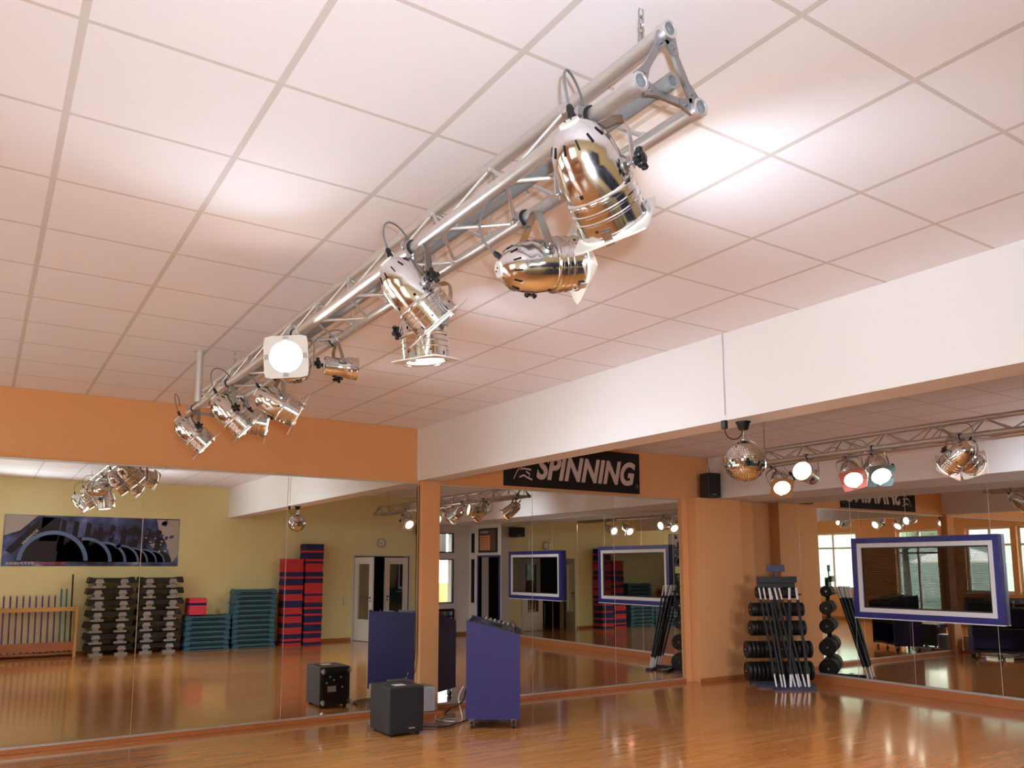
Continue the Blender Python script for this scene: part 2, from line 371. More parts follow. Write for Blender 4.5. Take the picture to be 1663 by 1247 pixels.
# rooms beyond the doors
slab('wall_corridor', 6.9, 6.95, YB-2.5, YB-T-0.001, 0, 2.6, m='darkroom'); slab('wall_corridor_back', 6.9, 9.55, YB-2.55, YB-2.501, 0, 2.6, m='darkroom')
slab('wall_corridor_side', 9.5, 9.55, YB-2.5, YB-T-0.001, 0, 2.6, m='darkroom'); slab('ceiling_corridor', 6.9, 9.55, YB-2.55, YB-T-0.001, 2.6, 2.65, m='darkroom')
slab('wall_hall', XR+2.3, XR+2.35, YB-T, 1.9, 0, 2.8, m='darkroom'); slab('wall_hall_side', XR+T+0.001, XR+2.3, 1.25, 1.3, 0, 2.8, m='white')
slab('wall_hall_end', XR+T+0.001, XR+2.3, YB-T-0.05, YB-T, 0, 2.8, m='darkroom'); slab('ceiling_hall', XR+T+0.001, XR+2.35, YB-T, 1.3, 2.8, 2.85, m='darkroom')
slab('dark_pane_backing', 9.3, 10.6, YB-1.3, YB-1.25, 2.02, 3.3, m='darkroom'); slab('wall_lobby', 9.56, 12.6, YB-2.6, YB-2.55, 0, 1.25, m='wood')  # first slab is a backing added to keep the upper pane dark

# doors in the back wall
def door_leaf(name, hinge, direction, wdt, hh, glass, handle_side, parent_frame=None):
    dx, dy = direction; ax = V((dx, dy, 0)).normalized(); nn = V((-ax.y, ax.x, 0)); bm = nb(); o = V(hinge)
    st = 0.13
    for (u0, u1, z0, z1) in ((0, st, 0.01, hh), (wdt-st, wdt, 0.01, hh), (st, wdt-st, 0.01, 0.5), (st, wdt-st, hh-0.16, hh)):
        obox(bm, o+ax*((u0+u1)/2)+V((0, 0, (z0+z1)/2)), ax, nn, (0, 0, 1), (u1-u0)/2, 0.02, (z1-z0)/2)
    d = struct(name, bm, 'doorwhite')
    bm = nb(); obox(bm, o+ax*(wdt/2)+V((0, 0, (0.5+hh-0.16)/2)), ax, nn, (0, 0, 1), wdt/2-st+0.01, 0.004, (hh-0.66)/2); struct('door_pane', bm, 'glass', d)
    bm = nb(); h = o+ax*(wdt-0.07)+V((0, 0, 1.0))
    for s in (-1, 1):
        tube(bm, [h, h+nn*s*0.055], 0.009, 8); tube(bm, [h+nn*s*0.055, h+nn*s*0.055-ax*0.12], 0.009, 8)
        lathe(bm, [(0, 0), (0.022, 0), (0.022, 0.005), (0, 0.005)], h+nn*s*0.02, nn*s, 12); lathe(bm, [(0, 0), (0.02, 0), (0.02, 0.005), (0, 0.005)], h+nn*s*0.02-V((0, 0, 0.08)), nn*s, 12)
    struct('door_handle', bm, 'bcable', d)
    return d
door_leaf('door_1', (7.47, YB+0.02, 0), (0.16, 0.62), 0.68, 1.93, True, 1)
door_leaf('door_2', (8.86, YB-0.03, 0), (-1, 0), 0.62, 1.93, True, 1)
bm = nb(); box(bm, 7.40, 7.45, YB-0.1, YB+0.012, 0, 2.0); box(bm, 8.88, 8.93, YB-0.1, YB+0.012, 0, 2.0); box(bm, 7.45, 8.88, YB-0.1, YB+0.012, 1.96, 2.0); struct('trim_13', bm, 'doorwhite')
bm = nb(); box(bm, XR-0.01, XR+0.1, 0.19, 0.24, 0, 1.99); box(bm, XR-0.01, XR+0.1, 1.2, 1.25, 0, 1.99); box(bm, XR-0.01, XR+0.1, 0.24, 1.2, 1.95, 1.99); struct('trim_14', bm, 'bframe')

# ================================================================== TRUSSES
def truss(X, zl, zt, side, Y0, Y1, label, pitch=0.49, y_first=1.81, chains=(), group='lighting trusses', metal='alu'):
    r = thing('lighting_truss', label, 'truss', (X, Y0, zl), group); hs = side/2; R = 0.025
    ch = [V((X-hs, 0, zl)), V((X+hs, 0, zl)), V((X, 0, zt))]
    for c in ch:
        bm = nb(); prof = [(0.019, 0.09), (0.019, 0.0), (0.0215, -0.002), (0.029, 0.0), (0.029, 0.035), (R, 0.042)]
        L = Y1-Y0; prof += [(R, L/2-0.05), (0.027, L/2-0.05), (0.027, L/2-0.002), (0.0245, L/2), (0.027, L/2+0.002), (0.027, L/2+0.05), (R, L/2+0.05)]
        prof += [(R, L-0.042), (0.029, L-0.035), (0.029, L), (0.0215, L+0.002), (0.019, L), (0.019, L-0.09)]
        lathe(bm, prof, (c.x, Y0, c.z), (0, 1, 0), 28); lathe(bm, [(0, 0.0), (0.0188, 0.0)], (c.x, Y0+0.02, c.z), (0, 1, 0), 20, mi=1); lathe(bm, [(0, 0.0), (0.0188, 0.0)], (c.x, Y1-0.02, c.z), (0, 1, 0), 20, mi=1)
        link('chord', bm, [metal, 'tubeplug'], r)
    for (a, b) in ((0, 2), (1, 2), (0, 1)):
        bm = nb(); A, B = ch[a], ch[b]; dn = (B-A).normalized()
        k = 0; y = y_first
        while y-pitch > Y0+0.08: y -= pitch
        while y < Y1-0.1:
            pa = A+V((0, y, 0))+dn*0.022; y2 = y+pitch/2
            if y2 < Y1-0.08:
                pb = B+V((0, y2, 0))-dn*0.022; tube(bm, [pa, pb], 0.008, 8)
                for p in (pa, pb): lathe(bm, [(0, -0.014), (0.012, -0.008), (0.012, 0.008), (0, 0.014)], p, (0, 1, 0), 8)
                y3 = y+pitch
                if y3 < Y1-0.08: tube(bm, [B+V((0, y2+0.03, 0))-dn*0.022, A+V((0, y3-0.03, 0))+dn*0.022], 0.008, 8)
            y += pitch
        link('bracing', bm, metal, r)
    for yy, s in ((Y0+0.012, 1), (Y1-0.012, -1)):
        bm = nb()
        for (a, b) in ((0, 2), (1, 2), (0, 1)):
            A, B = ch[a], ch[b]; d = (B-A).normalized(); n = d.cross(V((0, 1, 0)))
            obox(bm, (A+B)/2+V((0, yy+0.008*s, 0)), d, (0, 1, 0), n, (B-A).length/2-0.026, 0.006, 0.011)
            for p, e in ((A, d), (B, -d)):
                prism(bm, [(0.024, -0.026), (0.075, -0.011), (0.075, 0.011), (0.024, 0.026)], p+V((0, yy, 0)), e, e.cross(V((0, 1, 0))), (0, 1, 0), 0.010*s)
                lathe(bm, [(0, -0.004), (0.007, -0.002), (0.007, 0.016), (0, 0.018)], p+e*0.05+V((0, yy-0.002*s, 0)), (0, 1, 0), 10)
        link('end_plate', bm, 'cast', r)
    return r, ch
TX, TZ, TT = 1.59, 3.067, 3.275
truss1, ch1 = truss(TX, TZ, TT, 0.24, 1.57, 7.47, 'long silver three-chord lighting truss in the foreground, hanging from the white tiled ceiling')
truss2, ch2 = truss(7.63, 2.895, 3.06, 0.25, 0.7, 6.62, 'silver three-chord lighting truss behind the white beam, at upper right', y_first=1.0, metal='alu2')

def chain(x, y, z0, z1, label):
    bm = nb(); L = 0.036; n = int((z1-z0)/(L*0.72)); st = (z1-z0)/n
    for i in range(n):
        c = V((x, y, z0+st*(i+0.5))); a = V((1, 0, 0)) if i % 2 else V((0, 1, 0)); pts = []
        for k in range(12):
            t = 2*PI*k/12; pts.append(c+a*math.cos(t)*0.009+V((0, 0, math.sin(t)*L*0.5)))
        tube(bm, pts, 0.0028, 6, closed=True)
    o = link('suspension_chain', bm, 'steel', loc=(x, y, z0)); tag(o, label, 'chain', 'truss chains'); return o
def shackle(bm, x, y, z):
    lathe(bm, [(0, -0.02), (0.006, -0.02), (0.006, 0.02), (0, 0.02)], (x, y, z), (0, 1, 0), 8)
chain(1.59, 1.69, TT+0.027, H, 'short steel chain holding the near end of the foreground truss')
chain(1.59, 6.45, TT+0.027, H, 'short steel chain holding the far end of the foreground truss')
chain(7.63, 1.2, 3.087, H, 'steel chain holding the near end of the truss behind the beam')
chain(7.63, 6.2, 3.087, H, 'steel chain holding the far end of the truss behind the beam')
bm = nb(); tube(bm, [(1.36, 6.6, H), (1.36, 6.6, 3.0)], 0.027, 18); lathe(bm, [(0.027, 0), (0.045, 0), (0.045, 0.008), (0.027, 0.008)], (1.36, 6.6, H-0.009), (0, 0, 1), 20)
tube(bm, [(1.36, 6.6, 3.067), (1.445, 6.6, 3.067)], 0.012, 10)
tag(link('support_pole', bm, 'alu', loc=(1.36, 6.6, 3.0)), 'short upright silver pole from ceiling to the far end of the foreground truss', 'pole')
bm = nb(); lathe(bm, [(0.016, 0.0), (0.021, 0.0), (0.021, 5.6), (0.016, 5.6), (0.016, 5.5), (0.016, 0.1), (0.016, 0.0)], (1.585, 1.56, 3.104), (0, 1, 0), 20)
lathe(bm, [(0.021, 0), (0.0245, 0.0), (0.0245, 0.07), (0.021, 0.07)], (1.585, 1.56, 3.104), (0, 1, 0), 20); lathe(bm, [(0.0, 0), (0.016, 0.0)], (1.585, 1.63, 3.104), (0, 1, 0), 20)
tag(link('conduit_pipe', bm, 'pvc', loc=(1.585, 1.56, 3.083)), 'grey plastic conduit pipe lying inside the foreground truss', 'pipe')

# ================================================================== SPOTLIGHTS
def lens_mat(name, col, st):
    return P(name, (20, 20, 20), 0.3, emis=col, es=st)
LM = dict(white=lens_mat('lit_lens_white', (1.0, 0.93, 0.82), 26), yellow=lens_mat('lit_lens_yellow', (1.0, 0.80, 0.42), 20), pink=lens_mat('lit_lens_pink', (1.0, 0.72, 0.58), 16),
          cyan=lens_mat('lit_lens_cyan', (0.72, 1.0, 0.95), 16), red=lens_mat('lit_lens_red', (1.0, 0.45, 0.3), 16))
KW = 2.4
SC = dict(white=(0.80, 1.0, 1.2), yellow=(1.0, 0.85, 0.55), pink=(1.0, 0.72, 0.60), cyan=(0.62, 1.0, 0.9), red=(1.0, 0.5, 0.4))
def par_lamp(label, C_, Pv, D, sc=1.0, lens='white', knob=1, watt=60, framed=True, cable_to=None, group='lamps on the foreground truss', frame_m='frame', roll=0.0, beam=46):
    C_, Pv, D = V(C_), V(Pv), V(D).normalized()
    r = thing('par_spotlight', label, 'spotlight', C_, group)
    yv = (Pv-C_); yv.normalize(); a = D.cross(yv).normalized()*1.0
    b = D.cross(a).normalized()
    up = -yv
    # clamp round the chord
    bm = nb(); lathe(bm, [(0.0262, -0.017), (0.033, -0.017), (0.034, 0.0), (0.033, 0.017), (0.0262, 0.017)], C_, (0, 1, 0), 24)
    link('rubber_ring', bm, 'rubber', r)
    bm = nb(); xz = V((yv.x, 0, yv.z)).normalized(); lathe(bm, [(0.0345, -0.011), (0.038, -0.011), (0.038, 0.011), (0.0345, 0.011)], C_, (0, 1, 0), 24)
    side = V((0, 1, 0)).cross(xz)
    obox(bm, C_+side*0.045, side, (0, 1, 0), xz, 0.009, 0.010, 0.014); tube(bm, [C_+side*0.048-xz*0.02, C_+side*0.048+xz*0.024], 0.004, 8)
    tube(bm, [C_+yv*0.037, C_+yv*0.064], 0.006, 8); lathe(bm, [(0, 0), (0.010, 0), (0.010, 0.007), (0, 0.007)], C_+yv*0.056, yv, 6)
    link('clamp', bm, 'steel', r)
    # yoke
    h = (Pv-C_).length-0.048; w_ = 0.123*sc; pts = []
    for s in (-1, 1):
        arm = [Pv+a*s*w_-up*0.012*sc, Pv+a*s*w_+up*h*0.3, Pv+a*s*w_*0.97+up*h*0.72, Pv+a*s*(w_*0.86)+up*h*0.93, Pv+a*s*(w_*0.66)+up*h]
        pts = pts+arm if s < 0 else pts+arm[::-1]
    wd = a.cross(up).normalized()
    bm = nb(); strip(bm, pts, wd, 0.030*sc, 0.004)
    link('yoke', bm, 'steel', r)
    # body
    s_ = sc; q = lambda *l: [(rr*s_, t*s_) for rr, t in l]
    bm = nb()
    if framed:
        prof = q((0.0, -0.175), (0.024, -0.175), (0.032, -0.170), (0.050, -0.158), (0.070, -0.138), (0.086, -0.110), (0.095, -0.078), (0.098, -0.050), (0.100, -0.046), (0.100, 0.030), (0.106, 0.034), (0.109, 0.040), (0.109, 0.047), (0.1045, 0.052),
                 (0.1045, 0.066), (0.1075, 0.069), (0.1075, 0.074), (0.1045, 0.077), (0.1045, 0.092), (0.1075, 0.095), (0.1075, 0.100), (0.1045, 0.103), (0.1045, 0.140), (0.108, 0.143), (0.108, 0.150), (0.100, 0.150), (0.098, 0.110))
    else:
        prof = q((0.0, -0.15), (0.070, -0.15), (0.082, -0.142), (0.084, -0.05), (0.084, 0.03), (0.098, 0.05), (0.100, 0.06), (0.100, 0.085), (0.104, 0.09), (0.104, 0.10), (0.1, 0.105), (0.1, 0.135), (0.104, 0.14), (0.104, 0.15), (0.096, 0.15), (0.094, 0.11))
    lathe(bm, prof, Pv, D, 40, x=a)
    if framed:
        for k in range(12):                                   # dark boxes laid on the metal for shaded vent slots and barrel holes
            t = 2*PI*(k+0.5)/12; rd = a*math.cos(t)+D.cross(a)*math.sin(t); tn = D.cross(rd)
            if sc > 0.9: obox(bm, Pv+rd*0.0795*s_-D*0.125*s_, (D+rd*0.62).normalized(), tn, rd.cross(tn), 0.014*s_, 0.0028*s_, 0.0016*s_, 1)
            if k % 2: obox(bm, Pv+rd*0.1*s_+D*0.01*s_, D, tn, rd, 0.0055*s_, 0.0055*s_, 0.0012, 1); obox(bm, Pv+rd*0.1045*s_+D*0.12*s_, D, tn, rd, 0.004*s_, 0.004*s_, 0.0012, 1)
    link('lamp_housing', bm, ['chrome', 'dark'], r)
    bm = nb()
    if framed:
        lathe(bm, q((0, -0.178), (0.030, -0.178), (0.033, -0.170), (0.033, -0.160), (0, -0.160)), Pv, D, 20, x=a)
        for s in (-1, 1): lathe(bm, [(0, 0), (0.003, 0), (0.003, 0.003), (0, 0.003)], Pv-D*0.18*s_+a*s*0.01, -D, 8, mi=1)
    else: lathe(bm, q((0, -0.155), (0.05, -0.155), (0.05, -0.149), (0, -0.149)), Pv, D, 20, x=a)
    link('socket_cap', bm, ['ceramic', 'dark'], r)
    # lit lens
    bm = nb(); lathe(bm, q((0.0, 0.118), (0.05, 0.114), (0.0965, 0.104)), Pv, D, 32, x=a)
    lo = link('lit_lens', bm, LM[lens], r)
    # locking knobs and pivots
    for s in (-1, 1):
        bm = nb()
        lathe(bm, [(0, 0), (0.012, 0), (0.012, 0.012), (0.006, 0.012), (0.006, 0.03), (0, 0.03)], Pv+a*s*(0.100*sc), a*s, 12)
        lathe(bm, [(0.03*sc, -0.004), (0.03*sc, 0.002), (0.02*sc, 0.010), (0, 0.010)], Pv+a*s*(0.100*sc), a*s, 16)
        link('pivot_bolt', bm, 'steel', r)
    ks = a*knob; kc = Pv+ks*(w_+0.026)
    bm = nb(); lathe(bm, [(0, -0.020), (0.014, -0.020), (0.016, -0.008), (0.018, 0.010), (0.012, 0.014), (0, 0.014)], kc, ks, 16)
    for k in range(5):
        t = 2*PI*k/5+0.3; rd = b*math.cos(t)+D*math.sin(t)
        tube(bm, [kc+rd*0.004, kc+rd*0.020, kc+rd*0.030, kc+rd*0.034], [0.0105, 0.0095, 0.011, 0.007], 10)
    link('locking_knob', bm, 'black', r)
    # gel frame
    if framed:
        bm = nb(); c = Pv+D*0.156*s_; n = 32; Wd = 0.122*s_; ri = 0.090*s_
        e1 = (a*math.cos(roll)+D.cross(a)*math.sin(roll)); e2 = D.cross(e1)
        rings = [[], [], [], []]
        for k in range(n):
            t = 2*PI*k/n; cx, sx = math.cos(t), math.sin(t); m_ = Wd/max(abs(cx), abs(sx)); m_ = min(m_, Wd*1.33)
            for j, (rad, off) in enumerate(((ri, -0.003), (m_, -0.003), (m_, 0.003), (ri, 0.003))):
                rings[j].append(bm.verts.new(c+e1*cx*rad+e2*sx*rad+D*off*s_))
        for j in range(4):
            A_, B_ = rings[j], rings[(j+1) % 4]
            for k in range(n): bm.faces.new((A_[k], A_[(k+1) % n], B_[(k+1) % n], B_[k]))
        gf = link('gel_frame', bm, frame_m, r)
        for ang in (0, PI/2, PI, -PI/2):
            bm = nb(); d_ = e1*math.cos(ang)+e2*math.sin(ang); t_ = D.cross(d_)
            obox(bm, Pv+d_*0.112*s_+D*0.145*s_, d_, t_, D, 0.003, 0.014*s_, 0.022*s_); obox(bm, Pv+d_*0.104*s_+D*0.166*s_, d_, t_, D, 0.010*s_, 0.014*s_, 0.002)
            link('frame_clip', bm, 'steel', gf)
    # cable and gland at the back
    back = Pv-D*(0.150 if framed else 0.13)*s_; gd = (up*0.8-D*0.6).normalized(); g0 = Pv-D*0.150*s_+up*0.055*s_ if framed else Pv-D*0.15*s_
    gd = gd if framed else -D
    bm = nb(); lathe(bm, [(0, -0.01), (0.011, -0.008), (0.013, 0.0), (0.010, 0.012), (0.012, 0.02), (0.008, 0.034), (0, 0.036)], g0, gd, 12)
    link('cable_gland', bm, 'black', r)
    ce = V(cable_to) if cable_to else C_+V((0, 0.25, 0.03))
    g1 = g0+gd*0.03; bm = nb(); tube(bm, bez(g1, g1+gd*0.22, ce+(g1-ce)*0.3+V((-0.02, -0.02, 0.16)), ce, 20), 0.0042, 8)
    link('cable', bm, 'cable', r)
    if watt:
        sp = light('lamp_beam', 'SPOT', Pv+D*0.135*s_, watt*KW, SC[lens], parent=r, shadow_soft_size=0.05*s_, spot_size=math.radians(beam*2), spot_blend=1.0)
        sp.rotation_euler = D.to_track_quat('-Z', 'Y').to_euler()
    return r
G1 = 'lamps on the foreground truss'
par_lamp('nearest and largest chrome spotlight, hanging by the open end of the foreground truss', (1.47, 1.798, TZ), (1.435, 1.74, 2.837), (0.700, 0.226, -0.677), knob=-1, watt=45, cable_to=(1.60, 1.95, 3.10))
par_lamp('second chrome spotlight from the open end, white cap towards the camera and pointing right', (1.71, 2.504, TZ), (1.718, 2.411, 2.846), (0.952, -0.225, 0.210), knob=1, cable_to=(1.62, 2.35, 3.09), watt=15)
par_lamp('chrome spotlight with its black star knob towards the camera, above another lamp mid truss', (1.47, 3.014, TZ), (1.447, 2.947, 2.838), (0.675, -0.147, -0.723), knob=-1, cable_to=(1.58, 3.2, 3.10))
par_lamp('chrome spotlight pointing straight down just below its neighbour mid truss', (1.71, 3.285, TZ), (1.64, 3.235, 2.80), (0.128, 0.039, -0.991), knob=1, cable_to=(1.62, 3.45, 3.09))
par_lamp('spotlight with square frame and glaring white lens facing the camera', (1.47, 4.573, TZ), (1.425, 4.466, 2.857), (-0.500, -0.865, 0.034), knob=1, cable_to=(1.55, 4.8, 3.09), watt=14)
par_lamp('small plain cylindrical chrome lamp without frame, right of the glaring lamp', (1.71, 4.580, TZ), (1.727, 4.490, 2.889), (0.978, -0.205, -0.022), sc=0.66, framed=False, knob=1, watt=15, cable_to=(1.70, 4.35, 3.05))
par_lamp('chrome spotlight with black knob in front, near the far end of the foreground truss', (1.47, 6.093, TZ), (1.492, 6.055, 2.831), (0.729, -0.139, -0.670), knob=-1, cable_to=(1.55, 6.3, 3.12))
par_lamp('chrome spotlight half hidden behind the one with the knob, pointing right', (1.71, 6.554, TZ), (1.720, 6.467, 2.866), (0.948, -0.277, -0.155), knob=-1, watt=14, cable_to=(1.62, 6.75, 3.10))
par_lamp('chrome spotlight below the glaring lamp, pointing down to the right', (1.71, 5.690, TZ), (1.696, 5.591, 2.849), (0.872, -0.206, -0.444), knob=1, watt=32, cable_to=(1.6, 5.5, 3.10))
par_lamp('last small-looking spotlight at the far end of the foreground truss', (1.47, 7.253, TZ), (1.452, 7.176, 2.840), (0.741, -0.107, -0.663), knob=-1, cable_to=(1.38, 7.4, 3.10))
G2 = 'lamps on the far truss'; Z2 = 2.895
par_lamp('lit spotlight with yellow glow beside the mirror ball', (7.755, 6.219, Z2), (7.740, 6.086, 2.695), (-0.554, -0.581, -0.597), lens='yellow', group=G2, watt=30, roll=PI/4, frame_m=P('amber_gel_frame', (176, 128, 84), 0.5))
par_lamp('white lit spotlight second from the mirror ball, its body to the right of the lens', (7.505, 5.535, Z2), (7.398, 5.462, 2.693), (-0.934, -0.28, 0.15), lens='white', group=G2, watt=22, framed=False, knob=-1)
par_lamp('reddish lit spotlight in a red frame, left of the pale green one', (7.755, 5.234, Z2), (7.673, 5.124, 2.698), (-0.586, -0.545, -0.599), lens='pink', group=G2, watt=30, frame_m=P('red_gel_frame', (190, 110, 100), 0.5))
par_lamp('spotlight glowing pale green white, right of the reddish one', (7.505, 4.766, Z2), (7.429, 4.673, 2.687), (-0.502, -0.579, -0.643), lens='cyan', group=G2, watt=30, frame_m=P('dark_gel_frame', (80, 92, 88), 0.5))
par_lamp('chrome spotlight seen from behind at the right, the left of an overlapping pair', (7.505, 3.886, Z2), (7.376, 3.836, 2.699), (0.172, 0.801, -0.574), group=G2, watt=30)
par_lamp('chrome spotlight seen from behind at the right, the right of an overlapping pair', (7.755, 3.970, Z2), (7.66, 3.93, 2.70), (0.963, -0.048, -0.265), group=G2, watt=30)
par_lamp('spotlight seen only in the mirror left of the slim pillar, with white lens', (7.755, 1.95, Z2), (7.70, 1.98, 2.66), (0.0, 0.9, -0.35), group=G2, watt=30)
par_lamp('spotlight seen only in the mirror left of the slim pillar, with reddish lens', (7.505, 2.35, Z2), (7.50, 2.38, 2.66), (0.1, 0.85, -0.5), group=G2, watt=30, lens='red')

# ================================================================== MIRROR BALL
BC = V((4.63, 3.945, 2.473)); BR = 0.152
b = thing('mirror_ball', 'round mirror ball hanging under the white beam', 'mirror ball', BC)
bm = nb(); bmesh.ops.create_uvsphere(bm, u_segments=40, v_segments=24, radius=BR-0.003, matrix=Matrix.Translation(BC))
link('ball_core', bm, 'grid', b)
bm = nb(); nlat = 26
for i in range(nlat):
    la = -PI/2+PI*(i+0.5)/nlat; dl = PI/nlat*0.45; n = max(4, int(round(2*nlat*math.cos(la))))
    for k in range(n):
        lo = 2*PI*k/n; dw = PI/n*0.88
        tl, tw = random.gauss(0, 0.05), random.gauss(0, 0.05); vs = []
        c = V((math.cos(la)*math.cos(lo), math.cos(la)*math.sin(lo), math.sin(la)))
        e = V((-math.sin(lo), math.cos(lo), 0)); u = c.cross(e)
        hw, hh = dw*math.cos(la)*BR, dl*BR
        for sx, sz in ((-1, -1), (1, -1), (1, 1), (-1, 1)):
            vs.append(bm.verts.new(BC+c*BR+e*sx*hw+u*sz*hh+c*(tl*sx*hw+tw*sz*hh)))
        bm.faces.new(vs)
link('mirror_tiles', bm, 'facet', b)
bm = nb(); lathe(bm, [(0, 0), (0.03, 0), (0.042, 0.02), (0.048, 0.045), (0.055, 0.055), (0.055, ZB-2.70), (0, ZB-2.70)], (BC.x, BC.y, 2.70), (0, 0, 1), 20); link('motor', bm, 'black', b)
bm = nb(); tube(bm, [BC+V((0.0, 0, BR-0.01)), (BC.x, BC.y, 2.70)], 0.004, 8); tube(bm, [BC+V((0.03, -0.02, BR-0.012)), (BC.x+0.035, BC.y-0.022, 2.72)], 0.0035, 8); lathe(bm, [(0, 0), (0.02, 0), (0.02, 0.008), (0, 0.01)], BC+V((0, 0, BR-0.004)), (0, 0, 1), 16); link('hanger', bm, 'steel', b)
b = thing('ball_power_cable', 'thin cable running down the white beam face to the mirror ball motor', 'cable', (XB-0.01, 3.985, 2.72))
bm = nb(); tube(bm, [(XB-0.008, 3.985, H), (XB-0.008, 3.985, 2.80)], 0.006, 8); link('cable_duct', bm, 'white', b)
bm = nb(); box(bm, XB-0.028, XB+0.004, 3.965, 4.005, 2.70, 2.762, bev=0.004); link('plug', bm, 'bcable', b)
bm = nb(); tube(bm, bez((XB-0.01, 3.985, 2.70), (XB-0.01, 3.985, 2.60), (4.60, 3.93, 2.60), (4.60, 3.93, 2.70), 16), 0.004, 8); link('cable_loop', bm, 'bcable', b)

# ================================================================== BANNER
def text_mesh(body, size, shear, ext, xscale, bold=0.0, space=1.0):
    cu = bpy.data.curves.new('t', 'FONT'); cu.body = body; cu.size = size; cu.shear = shear; cu.extrude = ext; cu.offset = bold; cu.space_character = space
    ob = bpy.data.objects.new('t', cu); COL.objects.link(ob); dg = bpy.context.evaluated_depsgraph_get()
    me = bpy.data.meshes.new_from_object(ob.evaluated_get(dg)); bpy.data.objects.remove(ob); bm = nb(); bm.from_mesh(me); bpy.data.meshes.remove(me)
    bmesh.ops.scale(bm, vec=(xscale, 1, 1), verts=bm.verts); return bm
def text_fit(body, o, ax, ay, az, width, height, shear=0.0, ext=0.002, bold=0.0, space=1.0):
    """letters lying in the plane (ax, ay), fitted to a box whose lower left corner is o"""
    bm = text_mesh(body, 1.0, shear, 0.5, 1.0, bold, space)
    xs = [v.co.x for v in bm.verts]; ys = [v.co.y for v in bm.verts]; x0, x1, y0, y1 = min(xs), max(xs), min(ys), max(ys)
    ax, ay, az, o = V(ax), V(ay), V(az), V(o)
    for v in bm.verts:
        u, w2, t = (v.co.x-x0)/(x1-x0)*width, (v.co.y-y0)/(y1-y0)*height, v.co.z*2*ext
        v.co = o+ax*u+ay*w2+az*t
    return bm
b = thing('sports_banner', 'black banner with white slanted SPINNING lettering above the mirrors', 'banner', (6.94, YM, 3.07))
bm = nb(); nx = 24
x0, x1, z0, z1 = 5.745, 8.145, 2.775, 3.372
for i in range(nx):
    xa, xb = x0+(x1-x0)*i/nx, x0+(x1-x0)*(i+1)/nx
    ya = lambda x: 0.002*math.sin(x*9)
    vs = [bm.verts.new(p) for p in ((xa, YM-0.003+ya(xa), z0), (xb, YM-0.003+ya(xb), z0), (xb, YM-0.003+ya(xb), z1), (xa, YM-0.003+ya(xa), z1), (xa, YM+0.010, z0), (xb, YM+0.010, z0), (xb, YM+0.010, z1), (xa, YM+0.010, z1))]
    for q in ((0, 1, 2, 3), (7, 6, 5, 4), (0, 4, 5, 1), (3, 2, 6, 7), (0, 3, 7, 4), (1, 5, 6, 2)): bm.faces.new([vs[k] for k in q])
bmesh.ops.remove_doubles(bm, verts=bm.verts, dist=1e-5); link('banner_cloth', bm, 'banner', b)
link('lettering', text_fit('SPINNING', (6.27, YM-0.008, 2.885), (1, 0, 0), (0, 0, 1), (0, -1, 0), 1.79, 0.35, shear=0.26, bold=0.035, space=1.02), 'letter', b)
bm = nb()
for pl in ([(5.90, 2.875), (5.96, 2.99), (6.03, 3.04)], [(5.99, 2.90), (6.06, 2.93), (6.12, 2.90), (6.20, 2.875)], [(5.97, 3.01), (6.08, 3.02), (6.18, 3.01)], [(6.06, 3.05), (6.13, 3.12), (6.20, 3.10)], [(6.10, 2.98), (6.16, 2.95), (6.14, 2.90)], [(5.88, 3.10), (5.99, 3.17), (6.09, 3.18)]):
    strip(bm, [(p[0], YM-0.008, p[1]) for p in pl], (0, 0, 1), 0.022, 0.003)
link('rider_emblem', bm, 'letter', b)
bm = nb(); lathe(bm, [(0, 0), (0.028, 0), (0.028, 0.003), (0, 0.003)], (8.09, YM-0.007, 2.885), (0, -1, 0), 20); link('registered_mark', bm, P('grey_mark', (110, 100, 100), 0.7), b)
link('mark_letter', text_fit('R', (8.08, YM-0.0115, 2.872), (1, 0, 0), (0, 0, 1), (0, -1, 0), 0.02, 0.027, ext=0.0008), 'banner', b)

# ================================================================== SPEAKERS
def wall_speaker(label, c, rot, w2=0.24, h2=0.38, d2=0.22, group=None):
    t = thing('wall_speaker', label, 'speaker', c, group); t.rotation_euler = (0, 0, rot)
    def lk(n, bm, m):
        o = link(n, bm, m); o.parent = t; return o
    bm = nb(); box(bm, -w2/2, w2/2, -d2/2, d2/2, -h2/2, h2/2, bev=0.012); lk('cabinet', bm, 'speaker')
    bm = nb(); box(bm, -w2/2+0.012, w2/2-0.012, -d2/2-0.008, -d2/2, -h2/2+0.03, h2/2-0.012, bev=0.003); lk('grille', bm, 'grille')
    bm = nb(); box(bm, -0.04, 0.02, -d2/2-0.010, -d2/2-0.0085, -h2/2+0.042, -h2/2+0.052); lk('badge', bm, 'silverp')
    bm = nb(); box(bm, -0.03, 0.03, d2/2, d2/2+0.05, -0.06, 0.06); box(bm, -0.06, 0.06, d2/2-0.02, d2/2, -h2/2-0.012, -h2/2); lk('bracket', bm, 'black')
    return t
wall_speaker('small black speaker on the corner of the far beam and orange wall', (9.44, 8.74, 2.955), -0.15)
bm = nb(); tube(bm, smooth_path([(9.57, 8.91, H), (9.57, 8.90, 3.3), (9.585, 8.88, 3.2), (9.50, 8.85, 3.13)]), 0.004, 6); tag(link('speaker_cable', bm, 'bcable', loc=(9.57, 8.9, 3.3)), 'thin wire from the ceiling to the small wall speaker', 'cable')
wall_speaker('small black speaker high on the back wall next to the white corner', (9.2, YB+0.17, 2.62), PI, 0.38, 0.26, 0.22)

